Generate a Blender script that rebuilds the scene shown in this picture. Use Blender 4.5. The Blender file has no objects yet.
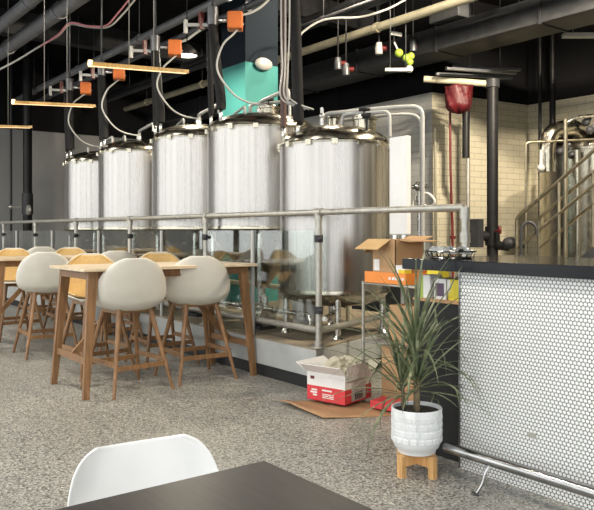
import bpy, bmesh, math, random
from mathutils import Vector, Matrix, Euler
random.seed(7)
PI = math.pi
SC = bpy.context.scene
COL = SC.collection
V = Vector

# ------------------------------------------------------------------ materials
def new_mat(name):
    m = bpy.data.materials.new(name); m.use_nodes = True
    nt = m.node_tree
    return m, nt, nt.nodes['Principled BSDF']

def node(nt, kind, **kw):
    n = nt.nodes.new(kind)
    for k, v in kw.items():
        if k.startswith('i_'):
            n.inputs[k[2:].replace('_', ' ')].default_value = v
        else:
            setattr(n, k, v)
    return n

def math_node(nt, op, a, b=None, c=None):
    n = nt.nodes.new('ShaderNodeMath'); n.operation = op
    for i, x in enumerate((a, b, c)):
        if x is None: continue
        if isinstance(x, (int, float)): n.inputs[i].default_value = x
        else: nt.links.new(x, n.inputs[i])
    return n.outputs[0]

def rgba(c): return (c[0], c[1], c[2], 1)

def ramp(nt, fac, stops):
    r = nt.nodes.new('ShaderNodeValToRGB')
    els = r.color_ramp.elements
    while len(els) < len(stops): els.new(0.5)
    for e, (p, c) in zip(els, stops): e.position = p; e.color = rgba(c)
    nt.links.new(fac, r.inputs[0])
    return r.outputs[0]

def simple(name, col, rough=0.5, metal=0.0, var=0.12, scale=9.0, stretch=(1, 1, 1), bump=0.0, coat=0.0, spec=0.5):
    """noise-varied surface of one colour"""
    m, nt, p = new_mat(name)
    tc = node(nt, 'ShaderNodeTexCoord'); mp = node(nt, 'ShaderNodeMapping')
    mp.inputs['Scale'].default_value = stretch
    nt.links.new(tc.outputs['Object'], mp.inputs['Vector'])
    nz = node(nt, 'ShaderNodeTexNoise', i_Scale=scale, i_Detail=4.0)
    nt.links.new(mp.outputs[0], nz.inputs['Vector'])
    lo = [c * (1 - var) for c in col]; hi = [min(1, c * (1 + var)) for c in col]
    nt.links.new(ramp(nt, nz.outputs['Fac'], [(0.3, lo), (0.7, hi)]), p.inputs['Base Color'])
    p.inputs['Roughness'].default_value = rough
    p.inputs['Metallic'].default_value = metal
    p.inputs['Coat Weight'].default_value = coat
    p.inputs['Specular IOR Level'].default_value = spec
    if bump:
        b = node(nt, 'ShaderNodeBump', i_Strength=bump, i_Distance=0.01)
        nt.links.new(nz.outputs['Fac'], b.inputs['Height']); nt.links.new(b.outputs[0], p.inputs['Normal'])
    return m

def wood(name, dark, light, rough=0.45, axis=2, scale=14):
    st = [7.0, 7.0, 7.0]; st[axis] = 0.6
    return simple(name, [(a + b) / 2 for a, b in zip(dark, light)], rough, 0, 0.28, scale / 2, st)

def steel(name, col, r0, r1, stretch=(14, 14, 0.5)):
    m, nt, p = new_mat(name)
    tc = node(nt, 'ShaderNodeTexCoord'); mp = node(nt, 'ShaderNodeMapping')
    mp.inputs['Scale'].default_value = stretch
    nt.links.new(tc.outputs['Object'], mp.inputs['Vector'])
    nz = node(nt, 'ShaderNodeTexNoise', i_Scale=2.2, i_Detail=5.0)
    nt.links.new(mp.outputs[0], nz.inputs['Vector'])
    mr = node(nt, 'ShaderNodeMapRange')
    mr.inputs['From Min'].default_value = 0.3; mr.inputs['From Max'].default_value = 0.7
    mr.inputs['To Min'].default_value = r0; mr.inputs['To Max'].default_value = r1
    nt.links.new(nz.outputs['Fac'], mr.inputs['Value']); nt.links.new(mr.outputs[0], p.inputs['Roughness'])
    nt.links.new(ramp(nt, nz.outputs['Fac'], [(0.3, [c * .72 for c in col]), (0.7, [min(1, c * 1.06) for c in col])]), p.inputs['Base Color'])
    p.inputs['Metallic'].default_value = 1.0
    return m

def floor_mat():
    m, nt, p = new_mat('terrazzo')
    tc = node(nt, 'ShaderNodeTexCoord')
    big = node(nt, 'ShaderNodeTexNoise', i_Scale=0.9, i_Detail=6.0)
    v1 = node(nt, 'ShaderNodeTexVoronoi', i_Scale=105.0); v2 = node(nt, 'ShaderNodeTexVoronoi', i_Scale=200.0)
    for n in (big, v1, v2): nt.links.new(tc.outputs['Object'], n.inputs['Vector'])
    base = ramp(nt, big.outputs['Fac'], [(0.3, (0.265, 0.258, 0.236)), (0.7, (0.345, 0.338, 0.312))])
    def cells(v, stops):
        sx = node(nt, 'ShaderNodeSeparateColor'); nt.links.new(v.outputs['Color'], sx.inputs[0])
        return ramp(nt, sx.outputs[0], stops)
    c1 = cells(v1, [(0.0, (.30, .30, .30)), (0.2, (.50, .49, .47)), (.42, (.95, .95, .95)), (.75, (1.08, 1.08, 1.06)), (1.0, (1.6, 1.55, 1.47))])
    c2 = cells(v2, [(0.0, (.45, .45, .45)), (.4, (.95, .95, .95)), (1.0, (1.4, 1.4, 1.38))])
    cur = base
    for c in (c1, c2):
        mx = node(nt, 'ShaderNodeMix', data_type='RGBA', blend_type='MULTIPLY'); mx.inputs[0].default_value = 1.0
        nt.links.new(cur, mx.inputs[6]); nt.links.new(c, mx.inputs[7]); cur = mx.outputs[2]
    nt.links.new(cur, p.inputs['Base Color'])
    p.inputs['Roughness'].default_value = 0.40
    return m

def brick_mat(name, tile, grout, zpaint, w=0.30, h=0.095, rough=0.35):
    """glazed block with a black painted zone above zpaint"""
    m, nt, p = new_mat(name)
    tc = node(nt, 'ShaderNodeTexCoord'); sx = node(nt, 'ShaderNodeSeparateXYZ'); cx = node(nt, 'ShaderNodeCombineXYZ')
    nt.links.new(tc.outputs['Object'], sx.inputs[0])
    nt.links.new(sx.outputs['X'], cx.inputs['X']); nt.links.new(sx.outputs['Z'], cx.inputs['Y'])
    br = node(nt, 'ShaderNodeTexBrick', i_Scale=1.0, i_Mortar_Size=0.0035, i_Brick_Width=w, i_Row_Height=h)
    br.inputs['Color1'].default_value = rgba(tile); br.inputs['Color2'].default_value = rgba([c * 0.92 for c in tile])
    br.inputs['Mortar'].default_value = rgba(grout)
    nt.links.new(cx.outputs[0], br.inputs['Vector'])
    top = math_node(nt, 'GREATER_THAN', sx.outputs['Z'], zpaint)
    mx = node(nt, 'ShaderNodeMix', data_type='RGBA')
    nt.links.new(top, mx.inputs[0]); nt.links.new(br.outputs['Color'], mx.inputs[6]); mx.inputs[7].default_value = (0.012, 0.012, 0.013, 1)
    nt.links.new(mx.outputs[2], p.inputs['Base Color'])
    nt.links.new(math_node(nt, 'MULTIPLY_ADD', top, .5, rough), p.inputs['Roughness'])
    nt.links.new(math_node(nt, 'MULTIPLY_ADD', top, -.27, .3), p.inputs['Specular IOR Level'])
    b = node(nt, 'ShaderNodeBump', i_Strength=0.5, i_Distance=0.004, invert=True)
    nt.links.new(br.outputs['Fac'], b.inputs['Height']); nt.links.new(b.outputs[0], p.inputs['Normal'])
    return m

def paint_split(name, low, zpaint, high=(0.012, 0.012, 0.013), rough=0.6):
    m, nt, p = new_mat(name)
    tc = node(nt, 'ShaderNodeTexCoord'); sx = node(nt, 'ShaderNodeSeparateXYZ')
    nt.links.new(tc.outputs['Object'], sx.inputs[0])
    nz = node(nt, 'ShaderNodeTexNoise', i_Scale=1.5, i_Detail=4.0)
    nt.links.new(tc.outputs['Object'], nz.inputs['Vector'])
    lowc = ramp(nt, nz.outputs['Fac'], [(0.3, [c * .93 for c in low]), (0.7, [c * 1.05 for c in low])])
    mx = node(nt, 'ShaderNodeMix', data_type='RGBA')
    nt.links.new(math_node(nt, 'GREATER_THAN', sx.outputs['Z'], zpaint), mx.inputs[0])
    nt.links.new(lowc, mx.inputs[6]); mx.inputs[7].default_value = rgba(high)
    nt.links.new(mx.outputs[2], p.inputs['Base Color']); p.inputs['Roughness'].default_value = rough
    nt.links.new(math_node(nt, 'MULTIPLY_ADD', math_node(nt, 'GREATER_THAN', sx.outputs['Z'], zpaint), -.22, .25), p.inputs['Specular IOR Level'])
    return m

def penny_mat():
    """white penny-round tiles on dark grout, laid in the local x-z plane"""
    m, nt, p = new_mat('penny_tile')
    s = 0.0205
    tc = node(nt, 'ShaderNodeTexCoord'); sx = node(nt, 'ShaderNodeSeparateXYZ')
    nt.links.new(tc.outputs['Object'], sx.inputs[0])
    x = math_node(nt, 'DIVIDE', sx.outputs['X'], s); y = math_node(nt, 'DIVIDE', sx.outputs['Z'], s)
    R3 = 1.7320508
    def cell(ox, oy):
        ax = math_node(nt, 'SUBTRACT', math_node(nt, 'FLOORED_MODULO', math_node(nt, 'ADD', x, ox), 1.0), 0.5)
        ay = math_node(nt, 'SUBTRACT', math_node(nt, 'FLOORED_MODULO', math_node(nt, 'ADD', y, oy), R3), R3 / 2)
        return math_node(nt, 'SQRT', math_node(nt, 'ADD', math_node(nt, 'MULTIPLY', ax, ax), math_node(nt, 'MULTIPLY', ay, ay)))
    d = math_node(nt, 'MINIMUM', cell(0, 0), cell(0.5, R3 / 2))
    mr = node(nt, 'ShaderNodeMapRange', interpolation_type='SMOOTHSTEP')
    mr.inputs['From Min'].default_value = 0.475; mr.inputs['From Max'].default_value = 0.40
    nt.links.new(d, mr.inputs['Value'])
    mx = node(nt, 'ShaderNodeMix', data_type='RGBA')
    nt.links.new(mr.outputs[0], mx.inputs[0]); mx.inputs[6].default_value = (0.02, 0.02, 0.025, 1); mx.inputs[7].default_value = (0.80, 0.81, 0.81, 1)
    nt.links.new(mx.outputs[2], p.inputs['Base Color']); p.inputs['Roughness'].default_value = 0.25
    b = node(nt, 'ShaderNodeBump', i_Strength=0.4, i_Distance=0.002)
    nt.links.new(mr.outputs[0], b.inputs['Height']); nt.links.new(b.outputs[0], p.inputs['Normal'])
    return m

def glass_mat(name, tint=(0.93, 0.96, 0.95), gloss=1.0):
    m = bpy.data.materials.new(name); m.use_nodes = True
    nt = m.node_tree; nt.nodes.clear()
    out = node(nt, 'ShaderNodeOutputMaterial'); mix = node(nt, 'ShaderNodeMixShader')
    tr = node(nt, 'ShaderNodeBsdfTransparent'); gl = node(nt, 'ShaderNodeBsdfGlossy')
    tr.inputs['Color'].default_value = rgba(tint); gl.inputs['Roughness'].default_value = 0.015
    lw = node(nt, 'ShaderNodeLayerWeight', i_Blend=0.5)
    f5 = math_node(nt, 'MULTIPLY_ADD', math_node(nt, 'POWER', lw.outputs['Facing'], 5.0), .96, .04)
    nt.links.new(math_node(nt, 'MINIMUM', math_node(nt, 'MULTIPLY', f5, gloss), 1.0), mix.inputs[0])
    nt.links.new(tr.outputs[0], mix.inputs[1]); nt.links.new(gl.outputs[0], mix.inputs[2])
    nt.links.new(mix.outputs[0], out.inputs[0])
    return m

def emit_mat(name, col, strength):
    m, nt, p = new_mat(name)
    tc = node(nt, 'ShaderNodeTexCoord'); nz = node(nt, 'ShaderNodeTexNoise', i_Scale=6.0)
    nt.links.new(tc.outputs['Object'], nz.inputs['Vector'])
    nt.links.new(ramp(nt, nz.outputs['Fac'], [(0.2, [c * .95 for c in col]), (0.8, col)]), p.inputs['Emission Color'])
    p.inputs['Base Color'].default_value = rgba(col)
    p.inputs['Emission Strength'].default_value = strength
    return m

def leaf_mat():
    m, nt, p = new_mat('leaf')
    tc = node(nt, 'ShaderNodeTexCoord'); nz = node(nt, 'ShaderNodeTexNoise', i_Scale=16.0, i_Detail=3.0)
    nt.links.new(tc.outputs['Object'], nz.inputs['Vector'])
    nt.links.new(ramp(nt, nz.outputs['Fac'], [(0.3, (0.07, 0.10, 0.045)), (0.55, (0.16, 0.19, 0.10)), (0.75, (0.36, 0.36, 0.22))]), p.inputs['Base Color'])
    p.inputs['Roughness'].default_value = 0.4
    return m

ZP = 3.35
M = dict(
    floor=floor_mat(),
    ceiling=simple('black_ceiling', (0.012, 0.012, 0.013), 0.9, spec=.05),
    brick=brick_mat('cream_block', (0.63, 0.585, 0.45), (0.30, 0.28, 0.22), ZP),
    brickgrey=brick_mat('grey_block', (0.36, 0.365, 0.355), (0.22, 0.22, 0.22), ZP),
    greywall=paint_split('grey_wall', (0.30, 0.305, 0.305), ZP),
    darkwall=paint_split('dark_wall', (0.03, 0.03, 0.032), ZP),
    offwhite=paint_split('offwhite_wall', (0.55, 0.54, 0.5), ZP),
    teal=paint_split('teal_column', (0.055, 0.25, 0.235), ZP, (0.018, 0.024, 0.032)),
    tank=steel('tank_steel', (0.47, 0.455, 0.435), 0.20, 0.38, (8, 8, 0.05)),
    dome=steel('dome_steel', (0.48, 0.45, 0.37), 0.16, 0.28, (5, 5, 5)),
    pipe=steel('pipe_steel', (0.78, 0.77, 0.74), 0.20, 0.32, (6, 6, 6)),
    galv=simple('galvanised', (0.42, 0.41, 0.37), 0.42, 0.6, 0.14, 20),
    chrome=steel('chrome', (0.38, 0.38, 0.38), 0.14, 0.24, (4, 4, 4)),
    stairs=steel('stair_steel', (0.36, 0.32, 0.235), 0.30, 0.42, (6, 6, 6)),
    whitepipe=simple('white_pipe', (0.43, 0.43, 0.415), 0.4, 0, 0.06),
    blackrub=simple('black_insulation', (0.012, 0.012, 0.013), 0.7, 0, 0.3, 14, bump=0.2, spec=.2),
    brownrub=simple('brown_insulation', (0.07, 0.035, 0.03), 0.6, 0, 0.3, 14),
    black=simple('black_paint', (0.012, 0.012, 0.013), 0.45, 0, 0.3, spec=.25),
    ductblack=simple('black_duct', (0.02, 0.021, 0.023), 0.4, 0, 0.3, spec=.3),
    darkgrey=simple('dark_grey_metal', (0.035, 0.036, 0.04), 0.5, 0.1, 0.2, spec=.3),
    duct=simple('grey_duct', (0.13, 0.135, 0.145), 0.4, 0.5, 0.15),
    ductlight=simple('light_grey_duct', (0.24, 0.245, 0.26), 0.42, 0.4, 0.12),
    beige=simple('beige_pipe', (0.44, 0.41, 0.30), 0.4, 0, 0.1),
    concrete=simple('curb_concrete', (0.40, 0.415, 0.41), 0.55, 0, 0.12, 5, bump=0.1),
    platop=simple('platform_top', (0.26, 0.215, 0.155), 0.6, 0, 0.25, 4),
    kick=simple('black_base', (0.012, 0.013, 0.014), 0.5),
    shell=simple('shell_plastic', (0.60, 0.575, 0.51), 0.32, 0, 0.04),
    liner=simple('mustard_fabric', (0.64, 0.43, 0.175), 0.75, 0, 0.08, 40),
    wood=wood('stool_wood', (0.13, 0.064, 0.027), (0.32, 0.172, 0.075)),
    tabletop=wood('pale_top', (0.55, 0.42, 0.27), (0.74, 0.62, 0.44), 0.35, 1),
    blacktop=wood('black_wood', (0.014, 0.0115, 0.0115), (0.036, 0.031, 0.031), 0.38, 0, 26),
    white=simple('white_plastic', (0.86, 0.86, 0.85), 0.28, 0, 0.02),
    ceramic=simple('white_ceramic', (0.74, 0.76, 0.77), 0.45, 0, 0.04),
    lightwood=wood('light_wood', (0.48, 0.25, 0.085), (0.72, 0.44, 0.19), 0.5),
    soil=simple('soil', (0.03, 0.022, 0.015), 0.95, 0, 0.5, 60, bump=0.8),
    leaf=leaf_mat(),
    stem=simple('plant_stem', (0.20, 0.155, 0.09), 0.8, 0, 0.3, 40),
    penny=penny_mat(),
    slab=simple('black_stone', (0.008, 0.009, 0.012), 0.16, 0, 0.1, 30, spec=.28),
    card=simple('cardboard', (0.43, 0.265, 0.135), 0.8, 0, 0.1, 6),
    cardin=simple('cardboard_inside', (0.50, 0.33, 0.16), 0.8, 0, 0.1, 6),
    kraft=simple('kraft_sheet', (0.40, 0.235, 0.12), 0.75, 0, 0.1, 6),
    orange=simple('orange_card', (0.78, 0.25, 0.045), 0.5, 0, 0.06),
    actuator=simple('orange_plastic', (0.66, 0.165, 0.03), 0.45, 0, 0.08),
    red=simple('red_card', (0.60, 0.045, 0.055), 0.55, 0, 0.06),
    redpaint=simple('red_paint', (0.12, 0.008, 0.007), 0.4, 0, 0.1),
    redcloth=simple('red_cloth', (0.085, 0.003, 0.006), 0.5, 0, 0.25, 9, bump=0.3),
    whitecard=simple('white_card', (0.74, 0.73, 0.71), 0.6, 0, 0.04),
    labelgrey=simple('printed_label', (0.50, 0.49, 0.47), 0.6, 0, 0.25, 60),
    paper=simple('packing_paper', (0.50, 0.46, 0.35), 0.8, 0, 0.15, 12),
    yellow=simple('yellow_card', (0.74, 0.60, 0.03), 0.5, 0, 0.08),
    green=simple('yellow_green_plastic', (0.30, 0.42, 0.05), 0.4, 0, 0.1),
    purple=simple('dark_purple_print', (0.10, 0.06, 0.11), 0.6),
    pink=simple('pink_cable', (0.50, 0.20, 0.24), 0.5),
    plywood=wood('plywood', (0.30, 0.16, 0.07), (0.48, 0.28, 0.14), 0.6),
    film=simple('clear_plastic_film', (0.42, 0.44, 0.44), 0.15, 0.3, 0.3, 30),
    glass=glass_mat('panel_glass', (0.90, 0.93, 0.92), 2.2),
    winglass=glass_mat('window_glass', (0.97, 0.98, 0.98), 1.0),
    warm=emit_mat('lamp_diffuser', (1.0, 0.72, 0.40), 1.7),
    bulb=emit_mat('bulb_glow', (1.0, 0.93, 0.72), 9.0),
    lampwood=wood('lamp_wood', (0.45, 0.25, 0.07), (0.70, 0.45, 0.16), 0.4, 0),
    tube=simple('tube_cover', (0.42, 0.42, 0.39), 0.4, 0, 0.05),
    pave=simple('pavement', (0.34, 0.33, 0.32), 0.8, 0, 0.1, 2),
)

# ------------------------------------------------------------------ builders
ORG = {}

class MB:
    def __init__(s): s.bm = bmesh.new(); s.bev = 0
    def box(s, c, size, rot=None):
        m = Matrix.Translation(V(c))
        if rot is not None: m = m @ (rot.to_4x4() if isinstance(rot, Matrix) else Euler(rot).to_matrix().to_4x4())
        bmesh.ops.create_cube(s.bm, size=1, matrix=m @ Matrix.Diagonal((*size, 1)))
        return s
    def span(s, a, b):
        return s.box([(x + y) / 2 for x, y in zip(a, b)], [abs(x - y) for x, y in zip(a, b)])
    def bar(s, p0, p1, w, d, w1=None, d1=None, up=(0, 0, 1)):
        """rectangular tapering bar from p0 to p1"""
        p0, p1 = V(p0), V(p1); z = (p1 - p0).normalized(); u = V(up)
        if abs(z.dot(u)) > .98: u = V((0, 1, 0))
        x = z.cross(u).normalized(); y = x.cross(z)
        w1 = w if w1 is None else w1; d1 = d if d1 is None else d1
        rings = []
        for p, a, b in ((p0, w, d), (p1, w1, d1)):
            rings.append([s.bm.verts.new(p + x * i * a / 2 + y * j * b / 2) for i, j in ((-1, -1), (1, -1), (1, 1), (-1, 1))])
        for i in range(4):
            s.bm.faces.new((rings[0][i], rings[0][(i + 1) % 4], rings[1][(i + 1) % 4], rings[1][i]))
        s.bm.faces.new(rings[0][::-1]); s.bm.faces.new(rings[1])
        return s
    def tube(s, pts, r, n=10, r1=None, fillet=0.0, cap=True, smooth=False):
        pts = [V(p) for p in pts]
        if fillet:
            out = [pts[0]]
            for i in range(1, len(pts) - 1):
                a, b, c = pts[i - 1], pts[i], pts[i + 1]
                f = min(fillet, (a - b).length * .48, (c - b).length * .48)
                q0 = b + (a - b).normalized() * f; q1 = b + (c - b).normalized() * f
                for k in range(6):
                    t = k / 5; out.append((1 - t) ** 2 * q0 + 2 * t * (1 - t) * b + t * t * q1)
            out.append(pts[-1]); pts = out
        if smooth:
            P = [pts[0]] + pts + [pts[-1]]; out = []
            for i in range(1, len(P) - 2):
                for k in range(6):
                    t = k / 6; a, b, c, d = P[i - 1:i + 3]
                    out.append(.5 * ((2 * b) + (c - a) * t + (2 * a - 5 * b + 4 * c - d) * t * t + (3 * b - a - 3 * c + d) * t ** 3))
            out.append(pts[-1]); pts = out
        r1 = r if r1 is None else r1
        prev = None; rings = []; nrm = None
        for i, p in enumerate(pts):
            t = ((pts[min(i + 1, len(pts) - 1)] - p).normalized() + (p - pts[max(i - 1, 0)]).normalized())
            if t.length < 1e-6: t = V((0, 0, 1))
            t.normalize()
            if nrm is None:
                nrm = t.cross(V((0, 0, 1)) if abs(t.z) < .9 else V((1, 0, 0))).normalized()
            else:
                nrm = (nrm - t * nrm.dot(t)).normalized()
            bn = t.cross(nrm); rr = r + (r1 - r) * i / (len(pts) - 1)
            rings.append([s.bm.verts.new(p + (nrm * math.cos(2 * PI * k / n) + bn * math.sin(2 * PI * k / n)) * rr) for k in range(n)])
        for a, b in zip(rings, rings[1:]):
            for k in range(n): s.bm.faces.new((a[k], a[(k + 1) % n], b[(k + 1) % n], b[k])).smooth = True
        if cap: s.bm.faces.new(rings[0][::-1]); s.bm.faces.new(rings[-1])
        return s
    def cyl(s, p0, p1, r, r1=None, n=16): return s.tube([p0, p1], r, n, r1)
    def lathe(s, prof, c=(0, 0, 0), n=32, close=True, mat=None):
        """prof: (radius, z) list"""
        c = V(c); rings = []
        mat = mat or Matrix.Identity(3)
        for r, z in prof:
            if r < 1e-5: rings.append([s.bm.verts.new(c + mat @ V((0, 0, z)))])
            else: rings.append([s.bm.verts.new(c + mat @ V((r * math.cos(2 * PI * k / n), r * math.sin(2 * PI * k / n), z))) for k in range(n)])
        for a, b in zip(rings, rings[1:]):
            for k in range(n):
                k2 = (k + 1) % n
                if len(a) == 1 and len(b) == 1: continue
                if len(a) == 1: f = (a[0], b[k2], b[k])
                elif len(b) == 1: f = (a[k], a[k2], b[0])
                else: f = (a[k], a[k2], b[k2], b[k])
                s.bm.faces.new(f).smooth = True
        if close:
            if len(rings[0]) > 1: s.bm.faces.new(rings[0][::-1])
            if len(rings[-1]) > 1: s.bm.faces.new(rings[-1])
        return s
    def ball(s, c, r, sc=(1, 1, 1), u=14, v=10):
        res = bmesh.ops.create_uvsphere(s.bm, u_segments=u, v_segments=v, radius=r, matrix=Matrix.Translation(V(c)) @ Matrix.Diagonal((*sc, 1)))
        for vtx in res['verts']:
            for f in vtx.link_faces: f.smooth = True
        return s
    def grid(s, fn, nu, nv):
        vs = [[s.bm.verts.new(fn(i / nu, j / nv)) for j in range(nv + 1)] for i in range(nu + 1)]
        for i in range(nu):
            for j in range(nv):
                s.bm.faces.new((vs[i][j], vs[i + 1][j], vs[i + 1][j + 1], vs[i][j + 1])).smooth = True
        return s
    def quad(s, *p):
        s.bm.faces.new([s.bm.verts.new(V(q)) for q in p]); return s
    def prism(s, poly, z0, z1):
        a = [s.bm.verts.new((x, y, z0)) for x, y in poly]; b = [s.bm.verts.new((x, y, z1)) for x, y in poly]
        n = len(poly)
        for i in range(n): s.bm.faces.new((a[i], a[(i + 1) % n], b[(i + 1) % n], b[i]))
        s.bm.faces.new(a[::-1]); s.bm.faces.new(b)
        return s
    def rotz(s, ang, c=(0, 0, 0)):
        bmesh.ops.rotate(s.bm, cent=V(c), matrix=Matrix.Rotation(ang, 3, 'Z'), verts=s.bm.verts); return s
    def bevel(s, w, seg=2): s.bev = (w, seg); return s
    def build(s, name, mat, parent=None, solid=0, sub=0, offset=0):
        if parent is not None and ORG.get(parent.name) is not None:
            bmesh.ops.translate(s.bm, vec=-ORG[parent.name], verts=s.bm.verts)
        bmesh.ops.recalc_face_normals(s.bm, faces=s.bm.faces)
        for e in s.bm.edges:
            if len(e.link_faces) == 2 and e.calc_face_angle(0) > .75: e.smooth = False
        me = bpy.data.meshes.new(name); s.bm.to_mesh(me); s.bm.free()
        me.materials.append(M[mat] if isinstance(mat, str) else mat)
        o = bpy.data.objects.new(name, me); COL.objects.link(o)
        if parent is not None:
            o.parent = parent; ORG[o.name] = ORG.get(parent.name)
        if solid:
            md = o.modifiers.new('solid', 'SOLIDIFY'); md.thickness = solid; md.offset = offset
        if sub:
            md = o.modifiers.new('sub', 'SUBSURF'); md.levels = sub; md.render_levels = sub
        if s.bev:
            md = o.modifiers.new('bevel', 'BEVEL'); md.width = s.bev[0]; md.segments = s.bev[1]; md.limit_method = 'ANGLE'
        return o

def tag(o, label, cat, group=None, kind=None):
    o['label'] = label; o['category'] = cat
    if group: o['group'] = group
    if kind: o['kind'] = kind
    return o

def thing(name, label, cat, loc=(0, 0, 0), rz=0, group=None, local=False):
    """an Empty at the base; parts are given in world coordinates unless local"""
    o = bpy.data.objects.new(name, None); COL.objects.link(o); o.empty_display_size = .1
    o.location = loc; o.rotation_euler = (0, 0, rz)
    ORG[o.name] = None if local else V(loc)
    return tag(o, label, cat, group)

def lone(mb, name, mat, label, cat, group=None, **kw):
    """a thing that is one mesh, its origin moved to its base"""
    vs = [v.co.copy() for v in mb.bm.verts]
    c = V((sum(v.x for v in vs) / len(vs), sum(v.y for v in vs) / len(vs), min(v.z for v in vs)))
    bmesh.ops.translate(mb.bm, vec=-c, verts=mb.bm.verts)
    o = mb.build(name, mat, None, **kw); o.location = c
    return tag(o, label, cat, group)

def dup(root, loc, rz, label, group=None):
    r = root.copy(); COL.objects.link(r); r.location = loc; r.rotation_euler = (0, 0, rz); r['label'] = label
    if group: r['group'] = group
    for ch in list(root.children):
        c = ch.copy(); COL.objects.link(c); c.parent = r
        for g in list(ch.children):
            d = g.copy(); COL.objects.link(d); d.parent = c
    return r

def struct(mb, name, mat, parent=None, **kw):
    o = mb.build(name, mat, parent, **kw)
    if parent is None: o['kind'] = 'structure'
    return o

# view frame: r to the right of the camera, w ahead of it, turned into the room's axes
CA, CB = 0.604943, 0.796269
def rw(r, w): return (CA * r - CB * w, CB * r + CA * w)

# ------------------------------------------------------------------ setting
X0, X1, Y0 = -15.5, 3.0, -1.6
HC = 4.9
BX, BY = rw(2.063, 11.0)                      # outer corner of the tiled block wall
bd = V((.85, .527)).normalized()              # the block wall runs off square to the tanks, (r, w) frame
CXr = (2.063 + bd.x * 2.15, 11.0 + bd.y * 2.15)
CX, CY = rw(*CXr)                             # inner corner
struct(MB().span((X0 - .2, Y0 - .15, -.2), (X1 + .2, CY + 1, 0)), 'floor', 'floor')
struct(MB().span((X0 - .2, Y0 - .2, HC), (X1 + .2, CY + 1, HC + .2)), 'ceiling', 'ceiling')
struct(MB().span((X0 - .2, Y0 - .2, 0), (X0, CY + 1, HC)), 'wall_left', 'greywall')
struct(MB().span((X0, BY, 0), (BX - 2.2, BY + .2, HC)), 'wall_back', 'greywall')

def local_wall(name, p0, p1, mat, th=.2):
    p0, p1 = V((*p0, 0)), V((*p1, 0)); L = (p1 - p0).length
    o = struct(MB().span((0, 0, 0), (L, th, HC)), name, mat)
    o.location = p0; o.rotation_euler = (0, 0, math.atan2(p1.y - p0.y, p1.x - p0.x))
    return o
local_wall('wall_grey_tile', (BX - 2.2, BY), (BX, BY), 'brickgrey')
local_wall('wall_cream_tile', (BX, BY), (CX, CY), 'brick')
local_wall('wall_kettle_side', (CX, CY), (X1, CY), 'brick')

# shop front behind the camera and along the near end: the daylight comes in here
HW = 4.3
struct(MB().span((X0, Y0 - .2, HW), (X1, Y0, HC)), 'wall_front', 'darkwall')
struct(MB().span((X0, Y0 - .2, 0), (X1, Y0, .12)), 'baseboard_front', 'kick')
YE = 3.6
struct(MB().span((X1, YE, 0), (X1 + .2, CY + 1, HC)), 'wall_right', 'offwhite')
struct(MB().span((X1, Y0 - .2, HW), (X1 + .2, YE, HC)), 'wall_right_head', 'darkwall')
struct(MB().span((X1, Y0 - .2, 0), (X1 + .2, YE, .12)), 'baseboard_right', 'kick')
NB = 10; bays = []
for i in range(NB): bays.append((V((X0 + i * (X1 - X0) / NB, Y0, 0)), V((X0 + (i + 1) * (X1 - X0) / NB, Y0, 0))))
for i in range(3): bays.append((V((X1, Y0 + i * (YE - Y0) / 3, 0)), V((X1, Y0 + (i + 1) * (YE - Y0) / 3, 0))))
for i, (pa, pb) in enumerate(bays):
    ux = (pb - pa).normalized(); L = (pb - pa).length; ang_ = math.atan2(ux.y, ux.x)
    fr = MB()
    for x in (.03, L - .03): fr.span((x - .03, -.12, .12), (x + .03, -.04, HW))
    for z in (.15, 2.75, HW - .03): fr.span((.06, -.11, z - .03), (L - .06, -.05, z + .03))
    w = struct(fr, 'window_%d' % (i + 1), 'black')
    w.location = pa; w.rotation_euler = (0, 0, ang_)
    MB().span((.06, -.085, .18), (L - .06, -.075, HW - .06)).build('pane', 'winglass', w)
    nrm = V((-ux.y, ux.x, 0))                              # into the room
    ld = bpy.data.lights.new('window_portal', 'AREA'); ld.shape = 'RECTANGLE'; ld.size = L - .12; ld.size_y = HW - .24; ld.cycles.is_portal = True
    lo = bpy.data.objects.new('window_portal', ld); COL.objects.link(lo)
    lo.location = (pa + pb) / 2 - nrm * .13 + V((0, 0, (HW + .12) / 2)); lo.rotation_euler = nrm.to_track_quat('-Z', 'Y').to_euler()
o = struct(MB().span((X0 - 8, Y0 - 14, -.25), (X1 + .22, Y0 - .21, -.02)), 'pavement', 'pave')
struct(MB().span((X1 + .22, Y0 - 14, -.25), (X1 + 14, CY, -.02)), 'pavement_side', 'pave')

# teal column behind the tanks
o = struct(MB().span((-8.13, 4.93, .33), (-7.556, 5.43, HC)), 'column', 'teal')

# ------------------------------------------------------------------ tank platform
px = -4.30; YF = 3.45
poly = [(X0 + .05, YF), (px, YF), (px - .78, 5.55), (X0 + .05, 5.55)]
pf = thing('tank_platform', 'low pale grey concrete platform with black base under the steel tanks', 'platform', (-9.5, 4.5, 0))
pin = [(X0 + .05, YF + .02), (px - .02, YF + .02), (px - .79, 5.55), (X0 + .05, 5.55)]
MB().prism(pin, 0, .10).build('base_strip', 'kick', pf)['label'] = 'black strip along the foot of the platform'
MB().prism(poly, .10, .315).bevel(.008).build('curb', 'concrete', pf)
MB().prism(poly, .315, .33).build('deck', 'platop', pf)['label'] = 'brownish worn top of the platform'
PZ = .33

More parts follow.
